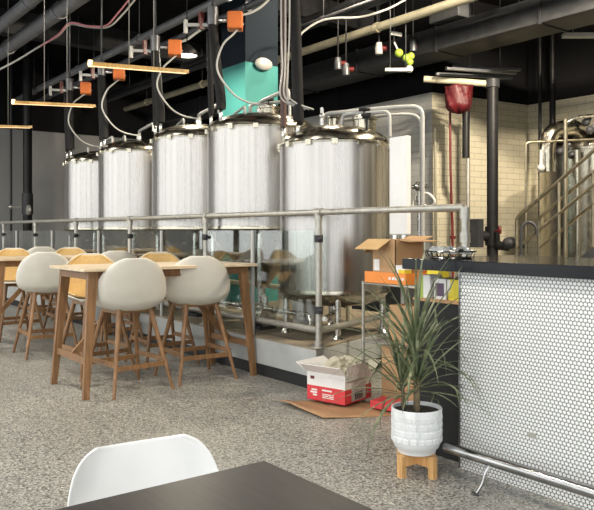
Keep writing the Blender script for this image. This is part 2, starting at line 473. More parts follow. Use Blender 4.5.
# ------------------------------------------------------------------ guard rail
RY = 3.5; RZ = 1.375
gr = thing('guard_rail', 'long galvanised pipe guard rail with glass panels along the tank platform', 'railing', (-8, RY, PZ))
MB().tube([(-15.3, RY, RZ), (-2.9, RY, RZ), (-2.9, RY, 0.0)], .0235, 12, fillet=.03).build('top_rail', 'galv', gr)
posts = [-4.33 - 1.735 * k for k in range(7)]
for x in posts:
    p = MB().cyl((x, RY, PZ), (x, RY, RZ), .0255, n=12).build('post', 'galv', gr)
    MB().cyl((x, RY, PZ), (x, RY, PZ + .012), .06, n=16).cyl((x, RY, PZ + .012), (x, RY, PZ + .05), .034, n=12).build('base_flange', 'galv', p)
    MB().cyl((x - .045, RY, RZ), (x + .045, RY, RZ), .032, n=12).cyl((x, RY, RZ - .07), (x, RY, RZ), .032, n=12).build('tee_fitting', 'galv', p)
    for z in (1.17, .62): MB().cyl((x, RY, z - .028), (x, RY, z + .028), .035, n=12).cyl((x, RY, z), (x + .055, RY - .03, z), .016, n=8).ball((x + .06, RY - .032, z), .019).build('glass_clamp', 'darkgrey', p)
MB().cyl((-2.9, RY, RZ), (-2.9, RY, RZ - .07), .032, n=12).build('tee_fitting', 'galv', gr)
MB().cyl((-2.9, RY, 1.16), (-2.9, RY, 1.22), .033, n=12).build('coupling', 'galv', gr)
MB().tube([(-15.3, RY + .01, .46), (-4.33, RY + .01, .46)], .026, 10).build('lower_rail', 'galv', gr)
sd = V((-.349, .936)).normalized()
MB().tube([(-4.33, RY + .01, .46), (-4.33 + sd.x * 1.5, RY + .01 + sd.y * 1.5, .46)], .026, 10).build('lower_rail', 'galv', gr)
for a, b in zip(posts, posts[1:]):
    xm = (a + b) / 2
    MB().span((b + .05, RY - .012, .52), (a - .05, RY - .002, 1.235)).build('glass_panel', 'glass', gr)
    MB().cyl((xm, RY - .032, PZ), (xm, RY - .032, 1.235), .018, n=10).build('glass_post', 'whitepipe', gr)

# ------------------------------------------------------------------ steel tanks
def tank(x, y, r, zb, zt, label, cone, jr, n=56):
    t = thing('steel_tank', label, 'tank', (x, y, PZ), group='stainless tanks in a row')
    MB().lathe([(r, zb), (r, zt)], (x, y, 0), n).build('jacket', 'tank', t)
    MB().lathe([(r + .004, zb + .03), (r + .006, zb + .02), (r + .006, zb + .0), (r - .012, zb - .012)], (x, y, 0), n, False).build('lower_band', 'dome', t)
    h = .17
    dome = [(r + .006, zt - .012), (r + .008, zt + .004), (r - .004, zt + .016)] + [(r * math.cos(a) * .985, zt + .016 + h * math.sin(a)) for a in [k * PI / 20 for k in range(0, 10)]] + [(.0, zt + .016 + h)]
    d = MB().lathe(dome, (x, y, 0), n, False).build('domed_lid', 'dome', t)
    for k in range(14):
        a = 2 * PI * k / 14 + .2
        MB().box((x + math.cos(a) * (r + .012), y + math.sin(a) * (r + .012), zt - .01), (.026, .05, .045), (0, 0, a)).build('lid_clip', 'dome', d)
    if cone:
        MB().lathe([(r - .012, zb - .012), (r * .8, zb - .14), (.09, zb - .55), (.05, zb - .60)], (x, y, 0), n).build('cone_bottom', 'dome', t)
        MB().tube([(x, y, zb - .58), (x, y, zb - .72), (x + .3, y - .2, zb - .72)], .028, 10, fillet=.06).build('drain_pipe', 'pipe', t)
    else:
        MB().lathe([(r - .012, zb - .012), (r * .9, zb - .06), (r * .6, zb - .11), (0, zb - .13)], (x, y, 0), n).build('dished_bottom', 'dome', t)
        MB().tube([(x, y, zb - .12), (x, y, zb - .20), (x + .3, y - .36, zb - .2)], .024, 10, fillet=.05).build('drain_pipe', 'pipe', t)
    for k in range(4):
        a = PI / 4 + k * PI / 2 + .15
        lx, ly = x + math.cos(a) * (r - .06), y + math.sin(a) * (r - .06)
        lg = MB().cyl((lx, ly, PZ + .02), (lx, ly, zb + .02), .026, n=10).build('leg', 'pipe', t)
        MB().cyl((lx, ly, PZ), (lx, ly, PZ + .03), .05, .03, 12).build('foot', 'pipe', lg)
    return t, d

TK = [(-4.91, 4.15, .49, .70, 1.98), (-6.06, 4.15, .55, 1.25, 2.235), (-7.31, 4.15, .55, 1.25, 2.265), (-8.90, 4.15, .55, 1.25, 2.25), (-10.18, 4.15, .55, 1.25, 2.215)]
TL = ['shorter wide steel tank standing low at the platform corner, next to the white panel',
      'raised steel tank second from the platform corner, in front of the teal column',
      'middle steel tank of the row of five, third from the platform corner',
      'steel tank second from the far end of the row, fourth from the corner',
      'farthest steel tank at the end of the row, beside the plywood board']
tanks = []
for (x, y, r, zb, zt), l in zip(TK, TL):
    tanks.append(tank(x, y, r, zb, zt, l, zb > 1, r))
# pipework that belongs to the lids
for i, ((x, y, r, zb, zt), (t, d)) in enumerate(zip(TK, tanks)):
    if i == 0: continue
    top = zt + .17
    nx, ny, nr, nzb, nzt = TK[i - 1]
    MB().tube([(x + .05, y - .05, top - .02), (x + .05, y - .05, top + .13), (x + .62, y - .12, top + .16), (x + .62, y - .12, top + .06)], .019, 10, fillet=.06).build('lid_pipe', 'whitepipe', t)
    MB().tube([(x - .28, y - .16, top - .08), (x - .28, y - .16, top + .03), (x + .12, y - .28, top + .05), (x + .12, y - .28, top - .06)], .014, 8, fillet=.04).build('lid_pipe', 'whitepipe', t)
    MB().cyl((x + .05, y - .05, top + .02), (x + .05, y - .05, top + .07), .035, n=12).build('pipe_union', 'pipe', t)
for i in (0, 1):                                     # manways and hoops on the two nearer lids
    x, y, r, zb, zt = TK[i]; t = tanks[i][0]; top = zt + .17
    mx, my = (x + .22, y + .16) if i == 0 else (x + .10, y + .02)
    mw = MB().lathe([(.10, top - .08), (.10, top + .05), (.115, top + .055), (.115, top + .075), (.09, top + .095), (0, top + .105)], (mx, my, 0), 24).build('manway', 'dome', t)
    MB().cyl((mx, my, top + .10), (mx, my, top + .15), .011, n=8).cyl((mx - .04, my - .03, top + .15), (mx + .04, my + .03, top + .15), .014, n=8).build('hand_knob', 'black', mw)
    MB().tube([(mx - .19, my - .1, top - .09), (mx - .19, my - .1, top + .12), (mx + .19, my + .12, top + .12), (mx + .19, my + .12, top - .1)], .017, 10, fillet=.06).build('hoop', 'whitepipe', t)
x, y, r, zb, zt = TK[0]; t = tanks[0][0]
MB().lathe([(.06, zt + .1), (.06, zt + .27), (.075, zt + .28), (.075, zt + .3), (0, zt + .31)], (x - .12, y + .1, 0), 20).build('manway', 'dome', t)
MB().tube([(x + .02, y - .16, zt + .12), (x + .02, y - .16, zt + .33)], .016, 8).ball((x + .02, y - .16, zt + .26), .026).build('relief_valve', 'pipe', t)
MB().cyl((x + .40, y + .02, zt + .02), (x + .40, y + .02, zt + .22), .011, n=8).cyl((x + .37, y, zt + .23), (x + .43, y + .04, zt + .23), .024, n=10).build('valve_lever', 'black', t)
MB().cyl((x + .29, y + .36, 1.90), (x + .36, y + .45, 1.90), .025, n=10).build('sample_port', 'pipe', t)
# long white pipe from the nearer lid over to the white panel
wp = MB().tube([(x - .12, y - .05, zt + .13), (x - .12, y - .05, zt + .30), (x + .40, y + .35, zt + .335), (-4.33, 4.66, zt + .335), (-4.33, 4.66, .45)], .020, 10, fillet=.09)
wp.build('transfer_pipe', 'whitepipe', t)
MB().tube([(x - .06, y + .1, zt + .14), (x - .06, y + .1, zt + .25), (x + .35, y + .4, zt + .285), (-4.40, 4.72, zt + .28), (-4.40, 4.72, .45)], .014, 8, fillet=.12).build('transfer_pipe', 'whitepipe', t)
# hoses and valves dropping onto each tank
for i, (x, y, r, zb, zt) in enumerate(TK):
    L = math.hypot(x, y); lx, ly = -y / L, x / L            # to the left as seen from the room's centre
    if lx > 0: lx, ly = -lx, -ly
    fx, fy = -x / L, -y / L                                 # towards the centre of the room
    nm = ['the low tank at the platform corner', 'the tank before the teal column', 'the middle tank of the row', 'the fourth tank of the row', 'the farthest tank of the row'][i]
    gap = (.165, .135, .09, .075, .085)[i]
    ztop = 3.25 if i else 4.3
    base = V((x + lx * (r * .965), y + ly * (r * .965), 0))
    zc = zt + .03
    for k in range(2):
        off = V((-lx, -ly, 0)) * gap * k + V((fx, fy, 0)) * .0
        # keep the stub on the lid's rim
        b = base + off
        dv = b - V((x, y, 0)); rr = (r * .93 if k == 0 else math.sqrt(max(0, (r * .93) ** 2 - dv.dot(V((lx, ly, 0))) ** 2)))
        if k: b = V((x, y, 0)) + V((lx, ly, 0)) * dv.dot(V((lx, ly, 0))) + V((fx, fy, 0)) * rr * .96
        else: b = V((x, y, 0)) + V((lx, ly, 0)) * r * .93
        topo = b + V((lx, ly, 0)) * (.02 if k == 0 else .10 - .02 * i) * (1 if i != 0 else (-.02 if k == 0 else .6))
        hs = thing('insulated_hose', '%s insulated hose dropping onto %s' % (('slim outer', 'thick inner')[k], nm), 'hose', (b.x, b.y, zc), group='insulated hoses above the tanks')
        MB().tube([(b.x, b.y, zc + .0), (b.x, b.y, zc + .17)], .018, 8).build('steel_stub', 'pipe', hs)
        z1 = zc + .15
        MB().tube([(b.x, b.y, z1), (b.x, b.y, z1 + .12), ((b.x + topo.x) / 2, (b.y + topo.y) / 2, (z1 + ztop) / 2), (topo.x, topo.y, ztop)],
                  (.030, .048)[k], 10, smooth=True).build('sleeve', 'brownrub' if (k == 0 and i == 0) else 'blackrub', hs)
    if i:
        # orange valve head with its bracket
        vx, vy = topo.x, topo.y
        vh = thing('valve_actuator', 'orange valve actuator over %s' % nm, 'valve', (vx, vy, ztop), group='orange actuators above the tanks')
        MB().cyl((vx, vy, ztop - .02), (vx, vy, ztop + .15), .055, n=14).build('valve_body', 'duct', vh)
        ox, oy = vx - lx * .22, vy - ly * .22
        MB().box((ox, oy, ztop + .02), (.15, .15, .17), (0, 0, math.atan2(ly, lx))).bevel(.015).build('housing', 'actuator', vh)
        MB().cyl((vx, vy, ztop + .03), (ox, oy, ztop + .03), .02, n=8).build('shaft', 'pipe', vh)
        qx, qy = vx + lx * .26, vy + ly * .26
        MB().bar((vx, vy, ztop - .02), (qx, qy, ztop - .02), .03, .03).bar((qx, qy, ztop - .1), (qx, qy, ztop + .03), .03, .03).build('bracket', 'whitepipe', vh)
        MB().bar((vx + lx * .11, vy + ly * .11, ztop - .06), (vx + lx * .11, vy + ly * .11, ztop + .1), .04, .04).build('red_flag', 'redpaint', vh)
        MB().cyl((vx, vy, ztop + .15), (vx, vy, HC), .012, n=8).build('hanger_rod', 'duct', vh)
        def cp(side, z, out): return (b.x + lx * side + fx * out, b.y + ly * side + fy * out, z)
        lone(MB().tube([(ox - lx * .08, oy - ly * .08, ztop), cp(-.12, ztop - .12, .05), cp(-.02, ztop - .24, .09), cp(.03, zt + .55, .10), cp(-.10, zt + .34, .08), cp(-.25, zt + .25, .03), cp(-.45, zt + .22, 0)], .010, 8, smooth=True),
             'cable', 'whitepipe', 'white cable hanging from the orange actuator over %s' % nm, 'cable', 'white actuator cables')
    else:
        for k in range(3):
            cxx, cyy = b.x + lx * (.07 + .035 * k) , b.y + ly * (.07 + .035 * k)
            lone(MB().tube([(cxx + fx * .06, cyy + fy * .06, 4.3), (cxx + fx * .06, cyy + fy * .06, 3.0), (cxx + fx * .07 + .02 * (k - 1), cyy + fy * .07, 2.6), (cxx + fx * .06, cyy + fy * .06, 2.35), (cxx - lx * .2, cyy - ly * .2, 2.26)], .007, 8, smooth=True),
                 'cable', 'whitepipe', 'one of three white cables hanging beside the thick hose of the corner tank', 'cable', 'white cables of the corner tank')

# pipes and fittings low down under the tanks
lone(MB().tube([(-10.5, 3.75, .52), (-4.75, 3.75, .52), (-4.75, 3.75, .40)], .022, 10, fillet=.06), 'floor_pipe', 'pipe', 'thin steel pipe running low along the platform under the tanks', 'pipe')
lone(MB().tube([(-9.5, 4.75, .60), (-5.4, 4.75, .60), (-5.4, 4.75, .33)], .03, 10, fillet=.06), 'floor_pipe', 'beige', 'thicker beige pipe low at the back of the tank platform', 'pipe')
for k, (bx_, by_) in enumerate([(-5.55, 3.78), (-6.75, 3.80), (-8.10, 3.85)]):
    pm = thing('transfer_pump', 'small steel pump on the platform, %s' % ('beside the low corner tank', 'under the raised second tank', 'under the gap after the middle tank')[k], 'pump', (bx_, by_, PZ), group='small pumps under the tanks')
    MB().span((bx_ - .14, by_ - .09, PZ), (bx_ + .14, by_ + .09, PZ + .03)).build('base_plate', 'darkgrey', pm)
    MB().cyl((bx_ - .13, by_, PZ + .11), (bx_ + .05, by_, PZ + .11), .075, n=18).build('motor', 'galv', pm)
    MB().cyl((bx_ + .05, by_, PZ + .11), (bx_ + .13, by_, PZ + .11), .09, n=18).build('pump_head', 'pipe', pm)
    MB().cyl((bx_ + .10, by_, PZ + .19), (bx_ + .10, by_, PZ + .30), .02, n=10).build('outlet', 'pipe', pm)
lone(MB().span((-7.4, 5.75, 0), (-5.62, 6.2, .92)).bevel(.02), 'dark_filler_crate', 'darkgrey', 'long dark filler crate added behind the tank platform to darken the gap', 'crate')  # dark filler added to darken the view under and behind the tanks
lone(MB().lathe([(.13, 0), (.15, .02), (.16, .28), (.165, .3), (.15, .3), (.14, .28)], (-5.55, 4.35, PZ), 24), 'bucket', 'whitecard', 'white bucket standing under the gap between the corner tank and the second', 'bucket')
lone(MB().box((-11.2, 4.30, PZ + .75), (.05, .34, 1.5), (0, math.radians(5), .15)), 'plywood_board', 'plywood', 'brown plywood board leaning by the farthest tank', 'board')

# ------------------------------------------------------------------ stools
SP = [(.245, .645, .15, .000), (.20, .660, .20, .014), (.09, .640, .235, .05), (-.05, .617, .254, .085), (-.16, .624, .268, .11), (-.222, .683, .273, .12),
      (-.25, .765, .272, .115), (-.268, .85, .254, .098), (-.28, .93, .216, .068), (-.287, .992, .152, .036), (-.29, 1.030, .064, .012)]
def shell_fn(inset=1.0, off=0.0, v0=0.0, v1=1.0, prof=SP):
    n = len(prof) - 1
    def samp(v):
        t = v * n; i = min(int(t), n - 1); f = t - i
        a, b = prof[i], prof[i + 1]
        p = [x + (y - x) * f for x, y in zip(a, b)]
        e = .03; lo = max(0, v - e) * n; hi = min(1, v + e) * n
        def q(t):
            i = min(int(t), n - 1); f = t - i
            return V((prof[i][0] + (prof[i + 1][0] - prof[i][0]) * f, prof[i][1] + (prof[i + 1][1] - prof[i][1]) * f))
        d = (q(hi) - q(lo)).normalized()
        return p, V((d.y, -d.x))                       # normal to the profile, towards the sitter
    def fn(u, v):
        uu = (u * 2 - 1); vv = v0 + (v1 - v0) * v
        (y, z, w, lift), nn = samp(vv)
        if nn.y < -0.2 and vv < .3: nn = -nn
        if vv < .45: nn = V((nn.x, abs(nn.y)))
        l = lift * abs(uu) ** 2.2 + off
        x = w * inset * math.sin(uu * PI / 2 * .94) / math.sin(PI / 2 * .94)
        return V((x, y + nn.x * l, z + nn.y * l))
    return fn
SW = math.radians(-17)                                     # the shells sit a little swivelled on their legs
def make_stool():
    t = thing('bar_stool', '-', 'stool', (0, 0, 0), local=True)
    MB().grid(shell_fn(), 14, 24).rotz(SW).build('shell', 'shell', t, solid=.012, sub=1, offset=0)
    MB().grid(shell_fn(.90, .016, .10, .955), 12, 20).rotz(SW).build('seat_liner', 'liner', t, solid=.012, sub=1, offset=0)['label'] = 'mustard yellow padded lining inside the shell'
    MB().span((-.15, -.13, .605), (.15, -.10, .64)).span((-.15, .10, .605), (.15, .13, .64)).span((-.15, -.10, .605), (-.12, .10, .64)).span((.12, -.10, .605), (.15, .10, .64)).build('seat_frame', 'wood', t)
    for sx in (-1, 1):
        for sy in (-1, 1):
            MB().tube([(sx * .255, sy * .255, 0), (sx * .133, sy * .115, .635)], .013, 10, .021).build('leg', 'wood', t)
    q = .205
    for sx in (-1, 1): MB().bar((sx * .217, -.21, q + .03), (sx * .217, .21, q + .03), .02, .035).build('stretcher', 'wood', t)
    MB().bar((-.217, -.21, q), (.217, -.21, q), .02, .035).build('stretcher', 'wood', t)
    MB().bar((-.217, .21, q), (.217, .21, q), .02, .035).build('stretcher', 'wood', t)
    return t
stool = make_stool()
ST = [(-5.27, 2.34, 90 + 6, 'white-backed bar stool at the near end of the nearest high table, beside its front leg'),
      (-5.34, 2.98, 90 - 4, 'white-backed bar stool closest to the concrete platform at the nearest high table'),
      (-6.02, 2.38, -90 + 5, 'mustard-lined bar stool facing out across the near end of the nearest high table'),
      (-6.12, 3.06, -90 - 3, 'mustard-lined bar stool facing out at the platform end of the nearest high table'),
      (-7.26, 2.36, 90 - 3, 'white-backed bar stool at the near end of the second high table'),
      (-7.28, 3.06, 90 + 4, 'white-backed bar stool half hidden, at the platform end of the second high table'),
      (-8.55, 2.42, -90 + 4, 'mustard-lined bar stool facing out at the near end of the second high table'),
      (-8.55, 3.06, -90 - 5, 'mustard-lined bar stool facing out at the platform end of the second high table'),
      (-9.68, 3.08, 90 + 2, 'far white shell bar stool with its back turned, at the third high table')]
for k, (x, y, d, l) in enumerate(ST):
    if k == 0:
        stool.location = (x, y, 0); stool.rotation_euler = (0, 0, math.radians(d)); stool['label'] = l; stool['group'] = 'shell bar stools at the high tables'
    else: dup(stool, (x, y, 0), math.radians(d), l, 'shell bar stools at the high tables')

# ------------------------------------------------------------------ high tables
def make_table():
    t = thing('high_table', '-', 'table', (0, 0, 0), local=True)
    W, Lh, H = .37, .76, .955
    MB().span((-W, -Lh, H - .024), (W, Lh, H)).bevel(.004).build('tabletop', 'tabletop', t)['label'] = 'pale wooden tabletop'
    MB().span((-.30, -.70, H - .085), (.30, -.675, H - .024)).span((-.30, .675, H - .085), (.30, .70, H - .024)).span((-.30, -.675, H - .085), (-.275, .675, H - .024)).span((.275, -.675, H - .085), (.30, .675, H - .024)).build('apron', 'wood', t)
    for sx in (-1, 1):
        for sy in (-1, 1):
            MB().bar((sx * .345, sy * .735, 0), (sx * .285, sy * .66, H - .024), .032, .045, .05, .075, up=(0, 1, 0)).build('leg', 'wood', t)
    for sy in (-1, 1): MB().bar((-.325, sy * .71, .27), (.325, sy * .71, .27), .022, .05).build('stretcher', 'wood', t)
    for sy in (-1, 1): MB().bar((0, sy * .70, .28), (0, sy * .12, H - .05), .03, .045).build('brace', 'wood', t)
    return t
tb = make_table()
TBL = [(-5.45, 2.68, 'nearest high table with a pale top and tapering brown legs, between four bar stools'),
       (-7.80, 2.66, 'second high table with a pale top, one leg at the picture edge'),
       (-10.2, 2.66, 'far high table with a pale top, mostly hidden behind bar stools')]
for k, (x, y, l) in enumerate(TBL):
    if k == 0: tb.location = (x, y, 0); tb['label'] = l; tb['group'] = 'high tables along the platform'
    else: dup(tb, (x, y, 0), 0, l, 'high tables along the platform')

# ------------------------------------------------------------------ black table and white chair in front
bt = thing('dining_table', 'black wood-grain dining table with sharp corners beside the white chair', 'table', (-.80, .15, 0))
MB().span((-1.243, -.60, .722), (-.42, .858, .75)).bevel(.003).build('tabletop', 'blacktop', bt)
for x in (-1.17, -.49):
    for y in (-.52, .78): MB().bar((x, y, 0), (x, y, .722), .05, .05).build('leg', 'black', bt)
MB().span((-1.15, -.50, .66), (-.51, .76, .722)).build('apron', 'black', bt)

wc = thing('shell_chair', 'glossy white moulded plastic chair pushed up to the black table', 'chair', (-1.42, .735, 0), math.radians(-90 - 6), local=True)
wc.scale = (.86, .86, .985)
WP = [(.235, .435, .19, 0), (.19, .452, .22, .01), (.08, .438, .235, .03), (-.06, .425, .24, .05), (-.15, .44, .24, .07), (-.20, .50, .235, .075),
      (-.222, .565, .228, .07), (-.236, .625, .216, .06), (-.246, .675, .198, .05), (-.252, .708, .17, .04), (-.256, .728, .125, .03)]
MB().grid(shell_fn(prof=WP), 14, 24).build('shell', 'white', wc, solid=.008, sub=1, offset=0)
MB().cyl((0, 0, .40), (0, 0, .43), .12, n=20).build('seat_mount', 'darkgrey', wc)
for sx in (-1, 1):
    for sy in (-1, 1): MB().tube([(sx * .22, sy * .22, 0), (sx * .09, sy * .09, .415)], .010, 8, .016).build('leg', 'lightwood', wc)

# ------------------------------------------------------------------ bar
bar = thing('bar_counter', 'bar counter faced with white penny tiles under a black stone top', 'bar', (-1.3, 3.3, 0))
bxl, bxr = -2.467, 1.2
MB().span((bxl, 2.937, 0), (bxr, 2.962, 1.02)).build('tiled_front', 'penny', bar)
MB().span((bxl, 2.962, 0), (bxr, 3.70, 1.02)).build('carcass', 'black', bar)
MB().span((bxl - .004, 2.931, 0), (bxl + .004, 2.94, 1.02)).build('edge_trim', 'chrome', bar)
MB().span((-2.835, 2.887, 1.02), (bxr, 3.82, 1.078)).bevel(.003).build('countertop', 'slab', bar)
MB().span((-2.84, 3.0, 0), (-2.471, 3.35, .84)).build('end_cabinet', 'black', bar)
MB().span((-2.845, 2.985, .84), (-2.471, 3.36, .857)).build('under_shelf', 'plywood', bar)['label'] = 'brown shelf board under the overhanging top'
# outlet on the tiles
MB().span((-2.05, 2.931, .255), (-2.01, 2.937, .28)).build('outlet_plate', 'galv', bar)['label'] = 'small grey plate on the tiles'

fr = thing('foot_rail', 'shiny steel foot rail running low along the tiled bar front', 'rail', (-1.5, 2.77, 0))
MB().cyl((-2.405, 2.77, .15), (1.2, 2.77, .15), .0255, n=20).build('rail_tube', 'chrome', fr)
MB().ball((-2.405, 2.77, .15), .0255).build('end_cap', 'chrome', fr)
for x in (-2.14, -.9, .4):
    MB().tube([(x, 2.765, .145), (x - .005, 2.735, .10), (x - .012, 2.72, .05), (x - .03, 2.70, .004)], .008, 8, smooth=True).lathe([(.026, 0), (.022, .006), (.008, .01)], (x - .03, 2.70, 0), 14).build('bracket', 'chrome', fr)

# cartons on the shelf under the overhanging top
def carton(name, x0, x1, y0, y1, z0, z1, mat, label, extra=None, group='cartons under the bar top'):
    c = thing(name, label, 'carton', ((x0 + x1) / 2, (y0 + y1) / 2, z0), group=group)
    MB().span((x0, y0, z0), (x1, y1, z1)).bevel(.002).build('box_body', mat, c)
    if extra: extra(c)
    return c
carton('yellow_carton', -2.60, -2.475, 3.0, 3.14, .857, .97, 'yellow', 'larger yellow carton under the overhanging bar top, touching the tiled end',
       lambda c: MB().span((-2.605, 2.998, .90), (-2.585, 3.0, .966)).build('white_panel', 'whitecard', c))
carton('white_carton', -2.70, -2.615, 3.0, 3.12, .857, .97, 'whitecard', 'white carton with a dark purple print under the bar top',
       lambda c: MB().span((-2.69, 2.998, .875), (-2.63, 3.0, .945)).build('print', 'purple', c))
carton('striped_carton', -2.80, -2.73, 3.0, 3.10, .857, .985, 'whitecard', 'white carton with a green edge, leaning at the open end under the bar top',
       lambda c: MB().span((-2.80, 2.998, .857), (-2.782, 3.0, .985)).build('green_edge', 'green', c))

# chrome wire tray on the bar end
TX, TY, TZ = -2.675, 3.10, 1.078
tr = thing('wire_tray', 'crumpled clear film in a chrome wire tray on the black bar top', 'tray', (TX, TY, TZ))
w_ = MB()
for k in range(2):
    s = 1 - .15 * k
    w_.tube([(TX + .155 * s * math.cos(a), TY + .12 * s * math.sin(a), TZ + .004 + .036 * (1 - k)) for a in [2 * PI * j / 24 for j in range(25)]], .004, 6, cap=False)
for j in range(7):
    xx = TX - .12 + j * .04; yy = .115 * math.sqrt(max(0, 1 - ((xx - TX) / .15) ** 2))
    w_.tube([(xx, TY - yy, TZ + .04), (xx, TY - yy * .8, TZ + .005), (xx, TY + yy * .8, TZ + .005), (xx, TY + yy, TZ + .04)], .003, 6)
w_.build('wire_frame', 'chrome', tr)
rnd = random.Random(3)
def film(u, v):
    a = u * 2 * PI
    return V((TX + .14 * v * math.cos(a), TY + .105 * v * math.sin(a), TZ + .02 + .055 * (rnd.random() * .8 + .1) * (1 if v < .95 else .3)))
MB().grid(film, 22, 6).build('plastic_film', 'film', tr)

# ------------------------------------------------------------------ plant
PXc, PYc = -2.548, 2.70
st = thing('plant_stand', 'light wooden cross-shaped stand under the white plant pot', 'stand', (PXc, PYc, 0))
for k in range(2):
    a = k * PI / 2; dx, dy = math.cos(a), math.sin(a)
    MB().bar((PXc - dx * .118, PYc - dy * .118, .078), (PXc + dx * .118, PYc + dy * .118, .078), .024, .055 - .002 * k).build('cross_bar', 'lightwood', st)
    for s in (-1, 1):
        MB().bar((PXc + s * dx * .108, PYc + s * dy * .108, 0), (PXc + s * dx * .108, PYc + s * dy * .108, .107), .032, .032).build('leg', 'lightwood', st)
pl = thing('potted_plant', 'spiky long-leaved green plant in a round white pot on a wooden stand', 'plant', (PXc, PYc, .108))
def potf():
    m = MB(); pr = [(.0, .108), (.085, .108), (.095, .112), (.098, .128), (.112, .140), (.122, .165), (.126, .20), (.127, .27), (.128, .333), (.126, .337), (.118, .335), (.117, .31), (0, .31)]
    m.lathe(pr, (PXc, PYc, 0), 40, False)
    return m
potf().build('pot', 'ceramic', pl)
em = MB()                                                 # faint rows of raised facets round the pot
for row in range(4):
    for k in range(20):
        a = 2 * PI * (k + .5 * (row % 2)) / 20; z = .185 + row * .036
        em.box((PXc + math.cos(a) * .1255, PYc + math.sin(a) * .1255, z), (.006, .032, .027), (0, 0, a))
em.bevel(.003).build('facet_pattern', 'ceramic', pl)
MB().lathe([(0, .318), (.06, .326), (.117, .318)], (PXc, PYc, 0), 24, False).build('soil', 'soil', pl)
rl = random.Random(11)
def blade(m, base, az, el, L, wid, droop):
    """long narrow leaf, folded along its midrib, arching over"""
    n = 8; rows = []
    side = V((-math.sin(az), math.cos(az), 0)); p = V(base); e = el
    for i in range(n + 1):
        t = i / n
        w = wid * (.55 + .9 * t if t < .35 else .865 * (1 - (t - .35) / .65) ** .8 + .02)
        d = V((math.cos(az) * math.cos(e), math.sin(az) * math.cos(e), math.sin(e)))
        up = side.cross(d) * -1
        rows.append([m.bm.verts.new(p - side * w / 2 + up * w * .18), m.bm.verts.new(p), m.bm.verts.new(p + side * w / 2 + up * w * .18)])
        p = p + d * (L / n); e -= droop / n * (0.4 + 1.3 * t)
    for a, b in zip(rows, rows[1:]):
        for j in range(2): m.bm.faces.new((a[j], a[j + 1], b[j + 1], b[j])).smooth = True
crowns = [((-.015, .01), .61, 38, .50, .08), ((.035, -.03), .46, 32, .42, .2), ((-.06, -.03), .42, 30, .47, .3)]
for (ox, oy), zc, nb, Lb, ph in crowns:
    s_ = MB().tube([(PXc + ox, PYc + oy, .31), (PXc + ox * 1.2, PYc + oy * 1.2, zc + .06)], .013, 8, .009).build('stalk', 'stem', pl)
    m = MB()
    for k in range(nb):
        az = k * 2.39996 + ph * 9 + rl.uniform(-.2, .2); f = k / nb
        el = math.radians(-8 + 92 * f ** .75 + rl.uniform(-8, 8))
        blade(m, (PXc + ox * 1.2 + .008 * math.cos(az), PYc + oy * 1.2 + .008 * math.sin(az), zc - .04 + .10 * f), az, el, Lb * rl.uniform(.75, 1.12), rl.uniform(.016, .024), rl.uniform(.7, 1.6) * (1.1 - .6 * f))
    for v_ in m.bm.verts:                                 # leaves lie against the bar, not in it
        if v_.co.y > 2.87: v_.co.y = 2.87 + (v_.co.y - 2.87) * .02
    m.build('foliage', 'leaf', s_, solid=.0008)

# ------------------------------------------------------------------ open carton on cardboard by the platform
sh = MB()
def sheet(u, v):
    # a flattened box: long edge towards the room curls up a little
    a, b, c_, d = V((-4.17, 3.0, 0)), V((-3.64, 2.98, 0)), V((-3.25, 3.75, 0)), V((-4.02, 3.36, 0))
    p = (a * (1 - u) + b * u) * (1 - v) + (d * (1 - u) + c_ * u) * v
    z = .008 + .026 * math.exp(-(v / .16) ** 2) * (.6 + .4 * math.sin(u * 4.2 + .4)) + .003 * math.sin(9 * u + 5 * v)
    return V((p.x, p.y, z))
sh.grid(sheet, 20, 14)
lone(sh, 'cardboard_sheet', 'kraft', 'flattened brown cardboard sheet on the floor under the red and white carton', 'cardboard', solid=.006, offset=1)

ang = math.radians(14)
cc = V((-3.945, 3.38, .028)); CW, CD, CH = .33, .33, .20
oc = thing('open_carton', 'open red and white carton with flaps up, stuffed with crumpled packing paper', 'carton', tuple(cc), ang, local=True)
def wall4(z0, z1, t=.004, grow=0.0):
    m = MB(); w, d = CW / 2 + grow, CD / 2 + grow
    m.span((-w, -d, z0), (w, -d + t, z1)).span((-w, d - t, z0), (w, d, z1)).span((-w, -d + t, z0), (-w + t, d - t, z1)).span((w - t, -d + t, z0), (w, d - t, z1))
    return m
wall4(.0, .105).span((-CW / 2, -CD / 2, 0), (CW / 2, CD / 2, .004)).build('red_lower_walls', 'red', oc)
wall4(.105, CH).build('white_upper_walls', 'whitecard', oc)
fl = MB()
fl.box((0, -CD / 2 - .035, CH + .032), (CW + .02, .10, .004), (math.radians(-40), 0, 0))
fl.build('flap', 'whitecard', oc)
fl = MB().box((-CW / 2 - .05, 0, CH + .025), (.12, CD, .004), (0, math.radians(28), 0)); fl.build('flap', 'whitecard', oc)
fl = MB().box((CW / 2 + .004, -.01, CH + .012), (.004, CD * .82, .10), (0, math.radians(-6), 0)); fl.build('flap', 'labelgrey', oc)['label'] = 'grey-brown flap standing up'
fl = MB().box((.03, CD / 2 + .04, CH + .03), (CW, .11, .004), (math.radians(32), 0, 0)); fl.build('flap', 'paper', oc)['label'] = 'tan inner face of the back flap'
for lines in (((-.115, .118, .055, .008), (-.11, .070, .05, .012), (-.115, .052, .06, .012), (-.105, .034, .035, .012)), ((.0, .074, .085, .012), (.01, .050, .10, .006), (.01, .038, .10, .006), (.01, .026, .10, .006))):
    mk = MB()
    for xx, zz, ww, hh in lines: mk.span((xx - ww / 2 + .01, -CD / 2 - .0008, zz), (xx + ww / 2 + .01, -CD / 2 - .0002, zz + hh))
    mk.build('lettering', 'whitecard', oc)['label'] = 'white printing on the red front'
